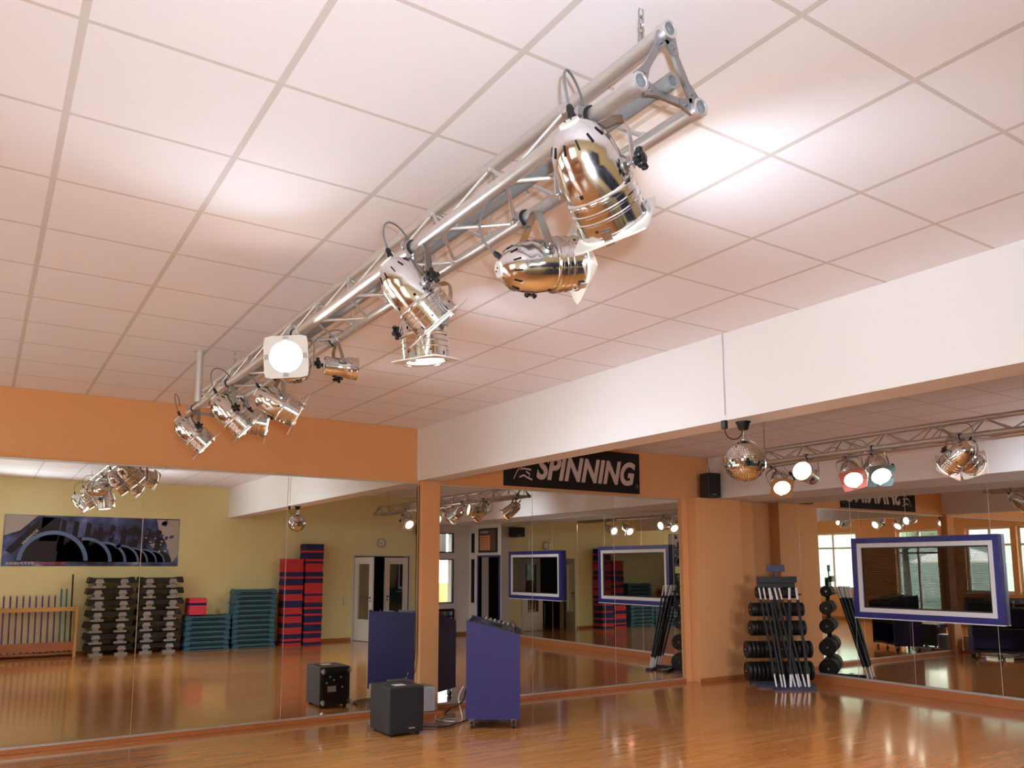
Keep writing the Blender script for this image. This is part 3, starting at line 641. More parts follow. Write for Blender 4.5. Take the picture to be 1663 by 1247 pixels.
# subwoofer: black box standing in front of the left mirror
t = thing('subwoofer', 'large black subwoofer box on the floor before the slim pillar', 'speaker', (3.78, 7.92, 0))
bm = nb(); box(bm, 3.578, 3.965, 7.69, 8.17, 0.03, 0.485, bev=0.006); link('cabinet', bm, 'speaker', t)
bm = nb(); box(bm, 3.60, 3.945, 7.678, 7.689, 0.045, 0.47, bev=0.003); link('grille', bm, 'grille', t)
bm = nb(); box(bm, 3.79, 3.86, 7.675, 7.6775, 0.07, 0.082); link('badge', bm, 'silverp', t)
bm = nb(); box(bm, 3.70, 3.82, 7.80, 7.92, 0.4852, 0.4862); link('paper_label', bm, 'letter', t)
bm = nb(); box(bm, 3.62, 3.92, 8.171, 8.182, 0.08, 0.43); link('rear_panel', bm, 'black', t)
bm = nb(); box(bm, 3.67, 3.78, 8.183, 8.187, 0.19, 0.26)
for (x, z) in ((3.70, 0.37), (3.75, 0.33), (3.84, 0.36), (3.86, 0.24), (3.66, 0.30)): lathe(bm, [(0, 0), (0.012, 0), (0.012, 0.01), (0, 0.01)], (x, 8.183, z), (0, 1, 0), 12)
link('sockets', bm, 'silverp', t)
for (x, z) in ((3.605, 0.07), (3.94, 0.07), (3.605, 0.44), (3.94, 0.44)):
    bm = nb(); lathe(bm, [(0, -0.012), (0.03, -0.012), (0.033, 0), (0.03, 0.012), (0, 0.012)], (x, 8.215, z), (1, 0, 0), 18); box(bm, x-0.018, x-0.014, 8.172, 8.22, z-0.014, z+0.014); box(bm, x+0.014, x+0.018, 8.172, 8.22, z-0.014, z+0.014)
    link('caster', bm, 'steel', t)
for (x, y) in ((3.62, 7.74), (3.92, 7.74), (3.62, 8.12), (3.92, 8.12)):
    bm = nb(); lathe(bm, [(0, 0), (0.02, 0), (0.022, 0.03), (0, 0.03)], (x, y, 0), (0, 0, 1), 14); link('foot', bm, 'rubber', t)

# ================================================================== DJ CONSOLE on casters
A = V((4.432, 7.63, 0)); uu = V((0.78, -0.626, 0)).normalized(); vv = V((0.626, 0.78, 0)).normalized(); vv = V((0.56, 0.83, 0)).normalized(); uu = V((vv.y, -vv.x, 0)); UP = V((0, 0, 1))
Wc, Lc = 0.575, 1.02; zA, zB_ = 1.135, 0.985
t = thing('dj_console', 'tall blue rolling console with sloping top, beside the slim pillar', 'console', A)
for nme, off in (('side_panel', 0.0), ('side_panel', Lc-0.025)):
    bm = nb(); prism(bm, [(0, 0.105), (Wc, 0.105), (Wc, zB_), (0, zA)], A+vv*off, uu, UP, vv, 0.025); link(nme, bm, 'blue', t)
bm = nb(); prism(bm, [(0, 0.105), (Lc-0.052, 0.105), (Lc-0.052, zA-0.02), (0, zA-0.02)], A+vv*0.026, vv, UP, uu, 0.02); link('front_panel', bm, 'blue', t)
bm = nb(); prism(bm, [(0.02, 0.12), (Wc-0.03, 0.12), (Wc-0.03, 0.16), (0.02, 0.16)], A+vv*0.026, uu, UP, vv, Lc-0.052); prism(bm, [(0.021, 0.55), (Wc-0.03, 0.55), (Wc-0.03, 0.57), (0.021, 0.57)], A+vv*0.026, uu, UP, vv, Lc-0.052); link('shelf', bm, 'blackstep', t)
sl = (zB_-zA)/Wc
bm = nb(); prism(bm, [(0.021, zA-0.06+sl*0.02), (Wc-0.01, zA-0.06+sl*(Wc-0.01)), (Wc-0.01, zA-0.035+sl*(Wc-0.01)), (0.021, zA-0.035+sl*0.02)], A+vv*0.026, uu, UP, vv, Lc-0.052); link('worktop', bm, 'blackstep', t)
for (a_, b_) in ((0.06, 0.06), (Wc-0.07, 0.06), (0.06, Lc-0.07), (Wc-0.07, Lc-0.07), (0.06, Lc/2), (Wc-0.07, Lc/2)):
    c = A+uu*a_+vv*b_; cs = thing('caster', '', '', c); del cs['label'], cs['category']; cs.parent = t; cs.location = c-A
    bm = nb(); obox(bm, c+UP*0.1, uu, vv, UP, 0.03, 0.025, 0.004); strip(bm, [c+uu*0.018+UP*0.096, c+uu*0.018+vv*0.012+UP*0.03], vv, 0.03, 0.003); strip(bm, [c-uu*0.018+UP*0.096, c-uu*0.018+vv*0.012+UP*0.03], vv, 0.03, 0.003); link('caster_fork', bm, 'steel', cs)
    bm = nb(); lathe(bm, [(0, -0.014), (0.028, -0.014), (0.0325, -0.006), (0.0325, 0.006), (0.028, 0.014), (0, 0.014)], c+vv*0.012+UP*0.033, uu, 20); link('caster_wheel', bm, 'rubber', cs)
def on_top(a_, b_): return A+uu*a_+vv*b_+UP*(zA-0.035+sl*a_)
top_n = (UP-uu*sl).normalized(); top_u = (uu+UP*sl).normalized()
t2 = thing('audio_mixer', 'black audio mixer with silver knobs on the blue console', 'mixer', on_top(0.3, 0.55))
bm = nb(); obox(bm, on_top(0.3, 0.55)+top_n*0.035, top_u, vv, top_n, 0.19, 0.17, 0.033, bev=0.004); link('mixer_body', bm, 'black', t2)
bm = nb()
for i in range(6):
    for j in range(5): lathe(bm, [(0, 0), (0.009, 0), (0.007, 0.014), (0, 0.014)], on_top(0.17+0.05*i, 0.42+0.065*j)+top_n*0.069, top_n, 8)
link('knobs', bm, 'steel', t2)
for i, (bb, lb) in enumerate(((0.22, 'black media player on the console end nearest the camera'), (0.85, 'black media player on the console end nearest the mirror'))):
    t3 = thing('media_player', lb, 'player', on_top(0.3, bb), 'players on the blue console')
    bm = nb(); obox(bm, on_top(0.3, bb)+top_n*0.025, top_u, vv, top_n, 0.17, 0.11, 0.024, bev=0.004); link('player_body', bm, 'black', t3)
    bm = nb(); lathe(bm, [(0, 0), (0.07, 0), (0.07, 0.012), (0.06, 0.016), (0, 0.016)], on_top(0.3, bb)+top_n*0.05, top_n, 24); link('jog_wheel', bm, 'grille', t3)
    bm = nb(); obox(bm, on_top(0.16, bb)+top_n*0.054, top_u, vv, top_n, 0.02, 0.06, 0.004); link('display', bm, 'racksteel', t3)
bm = nb(); p0 = on_top(0.50, 0.3); lathe(bm, [(0, 0), (0.025, 0), (0.02, 0.01), (0.008, 0.015), (0.008, 0.06), (0.02, 0.075), (0.02, 0.1), (0, 0.115)], p0, UP, 14); tag(link('microphone', bm, 'steel', loc=p0), 'small silver microphone on the low edge of the console', 'microphone')
bm = nb(); pts = [on_top(0.50+0.03*math.cos(k*0.7), 0.60)+UP*(0.02+0.015*k if k < 6 else 0.11-0.015*(k-6))+vv*(0.012*k) for k in range(12)]; tube(bm, smooth_path(pts, 3), 0.004, 6); tag(link('console_wire', bm, 'bcable', loc=on_top(0.5, 0.6)), 'loop of thin black wire on the console top', 'cable')

# finned heater box and plinth before the pillar, cables on the floor
t = thing('power_amplifier', 'silver finned metal box standing at the foot of the slim pillar', 'amplifier', (4.42, 8.57, 0.055))
bm = nb(); box(bm, 4.30, 4.545, 8.54, 8.82, 0.055, 0.335, bev=0.004); link('case', bm, 'cast', t)
bm = nb()
for k in range(13): box(bm, 4.308+0.0185*k, 4.3125+0.0185*k, 8.515, 8.54, 0.06, 0.33)
link('cooling_fins', bm, 'wframe', t)
bm = nb(); box(bm, 4.22, 4.62, 8.45, 8.84, 0.0, 0.05, bev=0.004); tag(link('wooden_plinth', bm, 'basewood', loc=(4.42, 8.64, 0)), 'low reddish wooden board under the finned metal box', 'board')
cabs = [('black', 0.007, [(4.05, 8.22, 0.012), (4.1, 7.98, 0.012), (4.3, 7.86, 0.012), (4.6, 7.98, 0.012), (4.78, 8.16, 0.012), (4.9, 8.3, 0.03)], 'thick black cable looping across the floor to the console'),
        ('grey', 0.005, [(4.3, 8.40, 0.006), (4.22, 8.16, 0.006), (4.4, 8.06, 0.006), (4.55, 8.10, 0.006), (4.42, 8.28, 0.006), (4.7, 8.40, 0.006)], 'thin grey cable curled on the floor by the wooden board'),
        ('white', 0.005, [(4.5, 8.43, 0.02), (4.40, 8.20, 0.018), (4.52, 8.01, 0.018), (4.66, 8.1, 0.018), (4.68, 8.22, 0.22), (4.74, 8.22, 0.35)], 'pale cable rising from the floor to the side of the console'),
        ('black', 0.008, [(4.66, 8.50, 0.02), (4.66, 8.34, 0.11), (4.62, 8.20, 0.14), (4.70, 8.16, 0.2), (4.82, 8.3, 0.3)], 'black cable hanging from behind the board up to the console'),
        ('grey', 0.006, [(4.03, 8.1, 0.007), (4.2, 7.94, 0.024), (4.45, 7.94, 0.024), (4.56, 8.03, 0.03), (4.48, 8.14, 0.03), (4.38, 8.10, 0.02)], 'grey cable coiled nearest the subwoofer')]
for i, (cn, r_, pts, lb) in enumerate(cabs):
    bm = nb(); tube(bm, smooth_path(pts, 6), r_, 8); tag(link('floor_cable', bm, {'black': 'bcable', 'grey': 'cable', 'white': 'wframe'}[cn], loc=pts[0]), lb, 'cable', 'cables on the floor')
bm = nb(); tube(bm, smooth_path([(4.49, 8.90, 2.7), (4.488, 8.90, 1.5), (4.488, 8.90, 0.6), (4.40, 8.86, 0.40)], 6), 0.005, 8); tag(link('pillar_cable', bm, 'bcable', loc=(4.49, 8.9, 2.7)), 'thin black cable running down the left side of the slim pillar', 'cable')

# ================================================================== WEIGHT RACK
RC = V((9.90, 7.90, 0)); ru = V((0.86, -0.51, 0)).normalized(); rn = V((-ru.y*-1*-1, 0, 0)); rn = V((ru.y, -ru.x, 0)).normalized()   # rn points to the camera
if rn.dot(-RC) < 0: rn = -rn
def rk(u, n, z): return RC+ru*u+rn*n+UP*z
t = thing('weight_rack', 'black weight rack with blue-grey foot and sign in the mirrored corner', 'rack', RC)
bm = nb()
prism(bm, [(-0.31, 0.0), (0.31, 0.0), (0.27, 0.035), (-0.27, 0.035)], rk(0, 0.40, 0), ru, UP, rn, 0.10); link('front_foot', bm, 'racksteel', t)
bm = nb(); obox(bm, rk(0, 0.14, 0.04), ru, rn, UP, 0.03, 0.26, 0.03); obox(bm, rk(0, -0.16, 0.03), ru, rn, UP, 0.42, 0.035, 0.03); obox(bm, rk(0, 0.14, 0.02), ru, rn, UP, 0.42, 0.03, 0.02); link('base_frame', bm, 'racksteel', t)
bm = nb(); obox(bm, rk(0, -0.12, 0.80), ru, rn, UP, 0.03, 0.03, 0.74); link('upright', bm, 'black', t)
bm = nb(); obox(bm, rk(0, -0.09, 1.59), ru, rn, UP, 0.022, 0.008, 0.075); obox(bm, rk(0, -0.085, 1.685), ru, rn, UP, 0.135, 0.012, 0.05, bev=0.004); link('sign_plate', bm, 'racksteel', t)
bm = nb(); obox(bm, rk(0, -0.05, 1.52), ru, rn, UP, 0.29, 0.025, 0.045); obox(bm, rk(0, -0.01, 1.30), ru, rn, UP, 0.33, 0.02, 0.015); obox(bm, rk(0, -0.09, 1.41), ru, rn, UP, 0.28, 0.01, 0.10); link('bar_holder', bm, 'black', t)
tiers = [(0.19, 0.140, 0.46), (0.50, 0.125, 0.46), (0.81, 0.110, 0.385), (1.08, 0.100, 0.37), (1.33, 0.085, 0.27), (1.52, 0.070, 0.25)]
for z, rr, w2 in tiers:
    bm = nb(); tube(bm, [rk(-w2-0.04, -0.12, z), rk(w2+0.04, -0.12, z)], 0.012, 10); link('plate_pin', bm, 'steel', t)
tn = ['lowest', 'second', 'third', 'fourth', 'fifth', 'top']
for ti, (z, rr, w2) in enumerate(tiers[:5]):
    n_ = 7; proto = None
    for sd, sn in ((-1, 'left'), (1, 'right')):
        for k in range(n_):
            uo = sd*(0.07+(w2-0.09)*k/(n_-1)+0.02)
            if proto is None:
                bm = nb(); o0 = V((0, 0, 0)); lathe(bm, [(0.014, -0.022), (0.035, -0.022), (0.037, -0.014), (rr-0.02, -0.014), (rr-0.012, -0.022), (rr, -0.018), (rr, 0.018), (rr-0.012, 0.022), (rr-0.02, 0.014), (0.037, 0.014), (0.035, 0.022), (0.014, 0.022), (0.014, -0.022)], o0, ru, 28)
                proto = link('weight_plate', bm, 'ironp'); c = proto
            else: c = proto.copy(); COL.objects.link(c)
            c.location = rk(uo, -0.12, z)
            tag(c, 'black plate, %s rack tier, %s from the post on the %s side' % (tn[ti], ordn(k), sn), 'weight plate', 'plates on the weight rack')
tops = [-0.36, -0.31, -0.25, -0.19, -0.135, -0.085, -0.04, 0.10, 0.165, 0.235, 0.30]; bots = [-0.24, -0.17, -0.14, 0.02, 0.06, 0.11, 0.16, -0.07, -0.035, 0.20, 0.235]
tops = [v*0.85 for v in tops]
for i, (ut, ub) in enumerate(zip(tops, bots)):
    of = (i*2 % 5)*0.036; p0, p1 = rk(ub, 0.40+of*0.5, 0.04), rk(ut, 0.035+of, 1.40); d = (p1-p0); L = d.length; d.normalize()
    t = thing('barbell_bar', 'black bar with silver ends leaning on the rack, %s from the left on top' % ordn(i), 'exercise bar', p0, 'bars leaning on the weight rack')
    bm = nb(); tube(bm, [p0, p0+d*0.175], 0.012, 10); link('bar_end', bm, 'wframe', t); bm = nb(); tube(bm, [p1-d*0.175, p1], 0.012, 10); link('bar_end', bm, 'wframe', t)
    bm = nb(); tube(bm, [p0+d*0.175, p1-d*0.175], 0.0165, 12); link('grip', bm, 'rubber', t)

# ================================================================== BLUE FRAMED WINDOWS ON THE RIGHT WALL
def bay(label, y0, y1, z0, z1):
    t = thing('framed_window', label, 'window', (XR, (y0+y1)/2, z0), 'blue framed windows on the right mirrors')
    x0, x1 = XR-0.075, XR-0.002; f = 0.075; g = 0.06
    def ring(bm, xa, xb, i, o_):
        a, b_, c, d = y0+i, y1-i, z0+i, z1-i; k = o_-i
        box(bm, xa, xb, a, b_, c, c+k); box(bm, xa, xb, a, b_, d-k, d); box(bm, xa, xb, a, a+k, c+k, d-k); box(bm, xa, xb, b_-k, b_, c+k, d-k)
    bm = nb(); ring(bm, x0, x1, 0, f); link('outer_frame', bm, 'bframe', t)
    bm = nb(); ring(bm, x0+0.012, x1, f, f+g); box(bm, x0-0.004, x0+0.05, y0, y1, z0-0.014, z0-0.001); link('inner_frame', bm, 'wframe', t)
    bm = nb(); ring(bm, x0+0.035, x0+0.05, f+g, f+g+0.02); link('bead', bm, 'blackstep', t)
    bm = nb(); i = f+g+0.005; box(bm, x0+0.036, x0+0.040, y0+i, y1-i, z0+i, z1-i); link('pane', bm, 'dglass', t)
    bm = nb(); box(bm, x1-0.005, x1-0.001, y0+f+g, y1-f-g, z0+f+g, z1-f-g); link('back_panel', bm, P('dark_interior', (36, 28, 24), 0.8), t)
    bm = nb(); z = z0+i+0.03; n = 0
    while z < z1-i-0.02:
        strip(bm, [(x0+0.054, y0+i+0.02, z), (x0+0.054, y1-i-0.02, z)], (0.75, 0, 0.66), 0.014, 0.001); z += 0.021
    for yy in (y0+i+0.15, (y0+y1)/2, y1-i-0.15): tube(bm, [(x0+0.054, yy, z0+i+0.01), (x0+0.054, yy, z1-i)], 0.0015, 5)
    link('venetian_blind', bm, 'blind', t)
    return t
bay('large blue and white framed window with blinds, right of the weight rack', 5.06, 7.08, 1.0, 2.11)
bay('blue and white framed window nearer the doorway, seen only in the mirrors', 1.75, 3.8, 0.985, 2.06)

# ================================================================== BACK WALL (seen in the mirrors)
YF = YB
# bicycle poster
t = thing('bicycle_poster', 'long dark blue poster of exercise bicycles on the yellow wall', 'poster', (2.0, YB, 1.7))
PX0, PX1, PZ0, PZ1 = 0.35, 3.50, 1.72, 2.70
pm = bpy.data.materials.new('poster_photo'); pm.use_nodes = True; nt = pm.node_tree; pb = nt.nodes['Principled BSDF']; pb.inputs['Roughness'].default_value = 0.6
tc = nt.nodes.new('ShaderNodeTexCoord'); nz = nt.nodes.new('ShaderNodeTexNoise'); nz.inputs['Scale'].default_value = 2.3; nz.inputs['Detail'].default_value = 2; nt.links.new(tc.outputs['Object'], nz.inputs['Vector'])
cr = nt.nodes.new('ShaderNodeValToRGB'); e = cr.color_ramp.elements; e[0].position = 0.38; e[0].color = lin((34, 30, 44)); e[1].position = 0.62; e[1].color = lin((92, 108, 168))
e2 = cr.color_ramp.elements.new(0.72); e2.color = lin((176, 168, 178)); nt.links.new(nz.outputs['Fac'], cr.inputs[0]); nt.links.new(cr.outputs[0], pb.inputs['Base Color'])
bm = nb(); box(bm, PX0, PX1, YB+0.001, YB+0.010, PZ0, PZ1); link('printed_sheet', bm, pm, t)
pale = P('poster_pale_grey', (178, 168, 166), 0.6); pdark = P('poster_black_blue', (30, 24, 34), 0.6); psteel = P('poster_steel_blue', (96, 124, 166), 0.6); pblue = P('poster_blue', (52, 64, 126), 0.6)
def flat_poly(bm, pts, layer): prism(bm, pts, (0, YB+0.010+0.0012*layer, 0), (1, 0, 0), (0, 0, 1), (0, 1, 0), 0.001)
def disc_ring(bm, cx, cz, r0, r1, a0, a1, layer, zmin=PZ0+0.004, n=26):
    for k in range(n):
        t0, t1 = a0+(a1-a0)*k/n, a0+(a1-a0)*(k+1)/n
        p = [(cx+r*math.cos(t_), cz+r*math.sin(t_)) for r, t_ in ((r0, t0), (r1, t0), (r1, t1), (r0, t1))]
        if min(q[1] for q in p) > zmin and max(q[0] for q in p) < PX1-0.01 and min(q[0] for q in p) > PX0+0.01: flat_poly(bm, p, layer)
bm = nb(); flat_poly(bm, [(3.05, PZ1-0.02), (3.49, PZ1-0.02), (3.49, 1.95), (3.38, 1.80), (3.25, 2.2), (3.1, 2.45)], 0); flat_poly(bm, [(0.36, PZ1-0.01), (0.9, PZ1-0.01), (0.62, 2.4), (0.36, 2.3)], 0); link('pale_background', bm, pale, t)
bm = nb()
for cx, r in ((1.2, 0.62), (1.75, 0.5), (2.1, 0.42), (2.4, 0.36), (2.62, 0.31), (2.82, 0.28), (3.0, 0.25), (3.14, 0.23)):
    disc_ring(bm, cx, 1.80, 0.0001, r, 0.02, PI-0.02, 1)
for k in range(9):
    x = 1.3+k*0.22; flat_poly(bm, [(x-0.06, 2.0), (x+0.06, 2.0), (x+0.10, 2.6-0.02*k), (x+0.02, 2.64-0.02*k)], 1)
flat_poly(bm, [(0.40, 2.02), (0.50, 1.95), (1.2, 2.66), (0.98, 2.68)], 1); flat_poly(bm, [(0.95, 2.2), (1.25, 2.2), (1.3, 2.66), (0.98, 2.66)], 1)
link('flywheels', bm, pdark, t)
bm = nb()
for cx, r, l in ((1.2, 0.62, 2), (1.75, 0.5, 2), (2.1, 0.42, 2), (2.4, 0.36, 2), (2.62, 0.31, 2), (2.82, 0.28, 2), (3.0, 0.25, 2)):
    disc_ring(bm, cx, 1.80, r-0.07*r/0.5, r-0.01, 0.02 if cx > 1.5 else 0.05, PI*0.55 if cx > 1.5 else PI-0.05, l)
link('guard_arcs', bm, psteel, t)
bm = nb(); rng = random.Random(3)
for k in range(26):
    x = 1.9+rng.random()*1.5; z = 2.1+rng.random()*0.52; w2 = 0.02+rng.random()*0.04; h2 = 0.02+rng.random()*0.05
    flat_poly(bm, [(x-w2, z-h2*0.6), (x, z-h2), (x+w2, z-h2*0.2), (x+w2*0.8, z+h2), (x-w2*0.6, z+h2*0.7)], 3)
link('blue_highlights', bm, pblue, t)
bm = nb()
for k in range(14):
    x = 2.85+rng.random()*0.5; z = 2.02+rng.random()*0.45; w2 = 0.012+rng.random()*0.025; h2 = 0.015+rng.random()*0.02
    flat_poly(bm, [(x-w2, z), (x, z-h2), (x+w2, z), (x, z+h2)], 4)
link('pale_highlights', bm, pale, t)
# text reads correctly for someone facing the wall (looking towards -Y): x axis runs to -X
link('red_lettering', text_fit('SCHWINN', (1.42, YB+0.016, 1.745), (-1, 0, 0), (0, 0, 1), (0, 1, 0), 0.52, 0.05, shear=0.1, ext=0.0006, bold=0.02), P('red_print', (190, 70, 60), 0.6), t)
link('white_lettering', text_fit('FITNESS', (0.88, YB+0.016, 1.745), (-1, 0, 0), (0, 0, 1), (0, 1, 0), 0.46, 0.05, shear=0.1, ext=0.0006, bold=0.02), 'letter', t)
dg = V((-0.66, 0, -0.75)).normalized()
link('frame_lettering', text_fit('SCHWINN', (0.93, YB+0.016, 2.40), dg, (-dg.z*-1, 0, dg.x*-1) if False else V((-0.75, 0, 0.66)), (0, 1, 0), 0.36, 0.05, ext=0.0006, bold=0.02), 'letter', t)

# rack of exercise bars
t = thing('bar_rack', 'low light wood rack holding upright exercise bars against the yellow wall', 'rack', (1.05, 0.0, 0))
bm = nb(); box(bm, 0.40, 1.66, 0.0, 0.03, 0.86, 0.94); box(bm, 0.40, 1.66, -0.2, -0.17, 0.86, 0.90); link('top_rail', bm, 'wood', t)
bm = nb(); box(bm, 0.40, 1.66, 0.0, 0.03, 0.12, 0.28); box(bm, 0.40, 1.66, -0.2, 0.0, 0.05, 0.08); link('bottom_rail', bm, P('reddish_wood', (168, 104, 72), 0.55), t)
for x in (0.38, 1.63):
    bm = nb(); box(bm, x, x+0.05, -0.22, -0.17, 0, 0.95); box(bm, x, x+0.05, 0.031, 0.07, 0, 0.95); box(bm, x+0.002, x+0.048, -0.17, 0.031, 0.90, 0.949); box(bm, x+0.002, x+0.048, -0.17, 0.031, 0.01, 0.05); link('post', bm, 'wood', t)
bars = [(0.46+0.105*i, 1.17, 'purple') for i in range(9)]+[(1.40, 1.28, 'tealbar'), (1.49, 1.28, 'tealbar'), (1.58, 1.56, 'blackstep')]
for i, (x, zt_, m_) in enumerate(bars):
    nmz = {'purple': 'purple', 'tealbar': 'teal', 'blackstep': 'tall black'}[m_]
    t = thing('exercise_bar', ('purple exercise bar in the wood rack, %s from the mirrored left' % ordn(i)) if m_ == 'purple' else ('%s exercise bar in the wood rack%s' % (nmz, {9: ', the one next to the purple bars', 10: ', the one next to the black bar', 11: ', taller than all others'}[i])), 'exercise bar', (x, -0.08, 0.085), 'bars in the wood rack')
    bm = nb(); tube(bm, [(x, -0.06, 0.085), (x-0.02, -0.10, zt_-0.03)], 0.015, 10); link('grip', bm, m_, t)
    bm = nb(); tube(bm, [(x-0.02, -0.10, zt_-0.03), (x-0.0205, -0.101, zt_)], 0.0165, 10); link('end_cap', bm, 'greystep' if m_ == 'purple' else m_, t)

# stacks of black step platforms with grey blocks
def step_proto(L, D_, hp, hb, mp, mb, name, cat, group):
    t = thing(name, 'x', cat, (0, 0, 0), group)
    bm = nb()
    prism(bm, [(-L/2, hb), (-L/2+0.03, hb-0.015), (-L/2+0.16, hb), (L/2-0.16, hb), (L/2-0.03, hb-0.015), (L/2, hb), (L/2-0.03, hb+hp), (L/2-0.14, hb+hp*0.8), (-L/2+0.14, hb+hp*0.8), (-L/2+0.03, hb+hp)], (0, -D_/2, 0), (1, 0, 0), (0, 0, 1), (0, 1, 0), D_)
    link('platform', bm, mp, t)
    if mb:
        for s in (-1, 1):
            cx = s*(L/2-0.21); bm = nb()
            prism(bm, [(cx-0.115, 0), (cx+0.115, 0), (cx+0.115, hb*0.4), (cx+0.055, hb*0.4), (cx+0.055, hb*0.95), (cx-0.055, hb*0.95), (cx-0.055, hb*0.4), (cx-0.115, hb*0.4)], (0, -D_/2+0.03, 0), (1, 0, 0), (0, 0, 1), (0, 1, 0), D_-0.06)
            prism(bm, [(cx-0.085, hb*0.93), (cx+0.085, hb*0.93), (cx+0.055, hb+hp*0.62), (cx-0.055, hb+hp*0.62)], (0, D_/2, 0), (1, 0, 0), (0, 0, 1), (0, 1, 0), 0.012)
            link('riser_block', bm, mb, t)
    return t
pr = step_proto(0.86, 0.40, 0.11, 0.105, 'blackstep', 'greystep', 'step_platform', 'exercise step', 'black step platforms'); first = True
for s, (cx, nmx) in enumerate(((2.22, 'by the bar rack'), (3.13, 'by the teal steps'))):
    for k in range(7):
        place(pr, first, (cx+random.uniform(-0.02, 0.02), -0.01, 0.2155*k), label='black step on grey blocks, stack %s, %s from the floor' % (nmx, ordn(k))); first = False
# teal steps
pr = step_proto(0.92, 0.38, 0.1, 0.0, 'teal', None, 'fitness_step', 'exercise step', 'teal fitness steps')
bm = nb(); box(bm, -0.37, 0.37, -0.17, 0.17, 0.074, 0.086, bev=0.004); link('top_mat', bm, 'blackstep', pr)
bm = nb(); box(bm, -0.34, 0.34, 0.190, 0.194, 0.012, 0.034); link('side_slot', bm, 'dark', pr)
for s in (-1, 1):
    bm = nb(); box(bm, s*0.39-0.06, s*0.39+0.06, -0.21, 0.21, 0.0, 0.05, bev=0.008); link('foot_pad', bm, 'teal', pr)
first = True
for cx, n, nmx in ((4.07, 7, 'low stack under the pink boards'), (5.03, 12, 'tall stack of twelve')):
    for k in range(n):
        place(pr, first, (cx+random.uniform(-0.015, 0.015), -0.01, 0.103*k), label='teal fitness step in the %s, %s from the floor' % (nmx, ordn(k))); first = False
# foam boards
def board_proto(m_, wd, nm_, group):
    bm = nb(); box(bm, -wd/2, wd/2, -0.17, 0.20, 0.0, 0.0475, bev=0.008)
    for v in bm.verts:
        if v.co.y > 0.15: v.co.x *= 0.93
    o = link('foam_board', bm, m_); tag(o, 'x', 'foam board', group); return o
pp = {}
def board(m_, x, z, label, wd, group):
    k = (m_, wd)
    if k not in pp: pp[k] = board_proto(m_, wd, m_, group); o = pp[k]
    else: o = pp[k].copy(); COL.objects.link(o)
    o.location = (x, 0, z); tag(o, label, 'foam board', group)
for k in range(7):
    m_ = 'navy' if k == 4 else 'pink'
    board(m_, 3.86, 0.724+0.048*k, '%s foam board on the low teal stack, %s from its bottom' % ({'navy': 'single navy'}.get(m_, 'pink'), ordn(k)), 0.36, 'boards on the low teal stack')
seqA = 'rnrnnrrrnnrrrnrrrnnnrrrnnrrnnnrnnrrrrrrr'; seqB = 'nrrnnrnnnrnnnrnnrnnrrrnrrrrrnnrnnrrrrnrnnnrnnnrnnn'[:46]
for seq, cx, n, nmx in ((seqA, 5.86, 39, 'shorter red tower beside the tallest'), (seqB, 6.32, 46, 'tallest tower')):
    for k in range(n):
        c = seq[k % len(seq)]
        board('red' if c == 'r' else 'navy', cx+random.uniform(-0.006, 0.006), 0.0482*k, '%s foam board in the %s, %s from the floor' % ('red' if c == 'r' else 'navy', nmx, ordn(k)), 0.44, 'boards in the two towers')
# clock, switches
t = thing('wall_clock', 'round white wall clock above the double door', 'clock', (8.12, YB, 2.26))
bm = nb(); lathe(bm, [(0.10, 0), (0.115, 0), (0.115, 0.03), (0.10, 0.035), (0.098, 0.02)], (8.12, YB+0.001, 2.28), (0, 1, 0), 36); link('clock_rim', bm, 'steel', t)
bm = nb(); lathe(bm, [(0, 0.0), (0.10, 0.0), (0.10, 0.018), (0, 0.018)], (8.12, YB+0.001, 2.28), (0, 1, 0), 36); link('clock_face', bm, 'wframe', t)
bm = nb(); box(bm, 8.05, 8.125, YB+0.021, YB+0.023, 2.275, 2.285); box(bm, 8.115, 8.122, YB+0.023, YB+0.025, 2.225, 2.28)
for k in range(12):
    a_ = 2*PI*k/12; obox(bm, (8.12+0.085*math.cos(a_), YB+0.0205, 2.28+0.085*math.sin(a_)), (math.cos(a_), 0, math.sin(a_)), (0, 1, 0), (-math.sin(a_), 0, math.cos(a_)), 0.01, 0.001, 0.003)
link('clock_hands', bm, 'black', t)
bm = nb(); box(bm, 7.02, 7.10, YB+0.001, YB+0.012, 1.0, 1.08, bev=0.003); box(bm, 7.04, 7.08, YB+0.012, YB+0.016, 1.02, 1.06); tag(link('light_switch', bm, 'wframe', loc=(7.06, YB, 1.04)), 'square white light switch left of the open door', 'switch')
bm = nb(); box(bm, 7.19, 7.25, YB+0.001, YB+0.05, 0.83, 1.04, bev=0.006); tag(link('wall_phone', bm, 'wframe', loc=(7.22, YB, 0.93)), 'slim white wall phone just left of the open door', 'phone')
# chair beyond the door
t = thing('tubular_chair', 'chair with shiny bent metal arm in the dark room behind the open door', 'chair', (8.1, -0.95, 0))
bm = nb()
for s in (-0.24, 0.24): tube(bm, smooth_path([(8.1+s, -0.72, 0.012), (8.1+s, -0.70, 0.3), (8.1+s, -0.70, 0.62), (8.1+s, -0.78, 0.70), (8.1+s, -1.15, 0.70), (8.1+s, -1.2, 0.95)], 5), 0.012, 10); tube(bm, [(8.1+s, -0.72, 0.012), (8.1+s, -1.25, 0.012)], 0.012, 8)
link('chair_frame', bm, 'chrome', t)
bm = nb(); box(bm, 7.87, 8.33, -1.18, -0.74, 0.42, 0.47, bev=0.015); link('seat', bm, 'blackstep', t)
bm = nb(); box(bm, 7.87, 8.33, -1.22, -1.18, 0.52, 0.95, bev=0.015); link('backrest', bm, 'blackstep', t)
bm = nb()
for z in (0.5, 0.9, 1.3): box(bm, 7.0, 7.6, YB-2.45, YB-2.15, z, z+0.03)
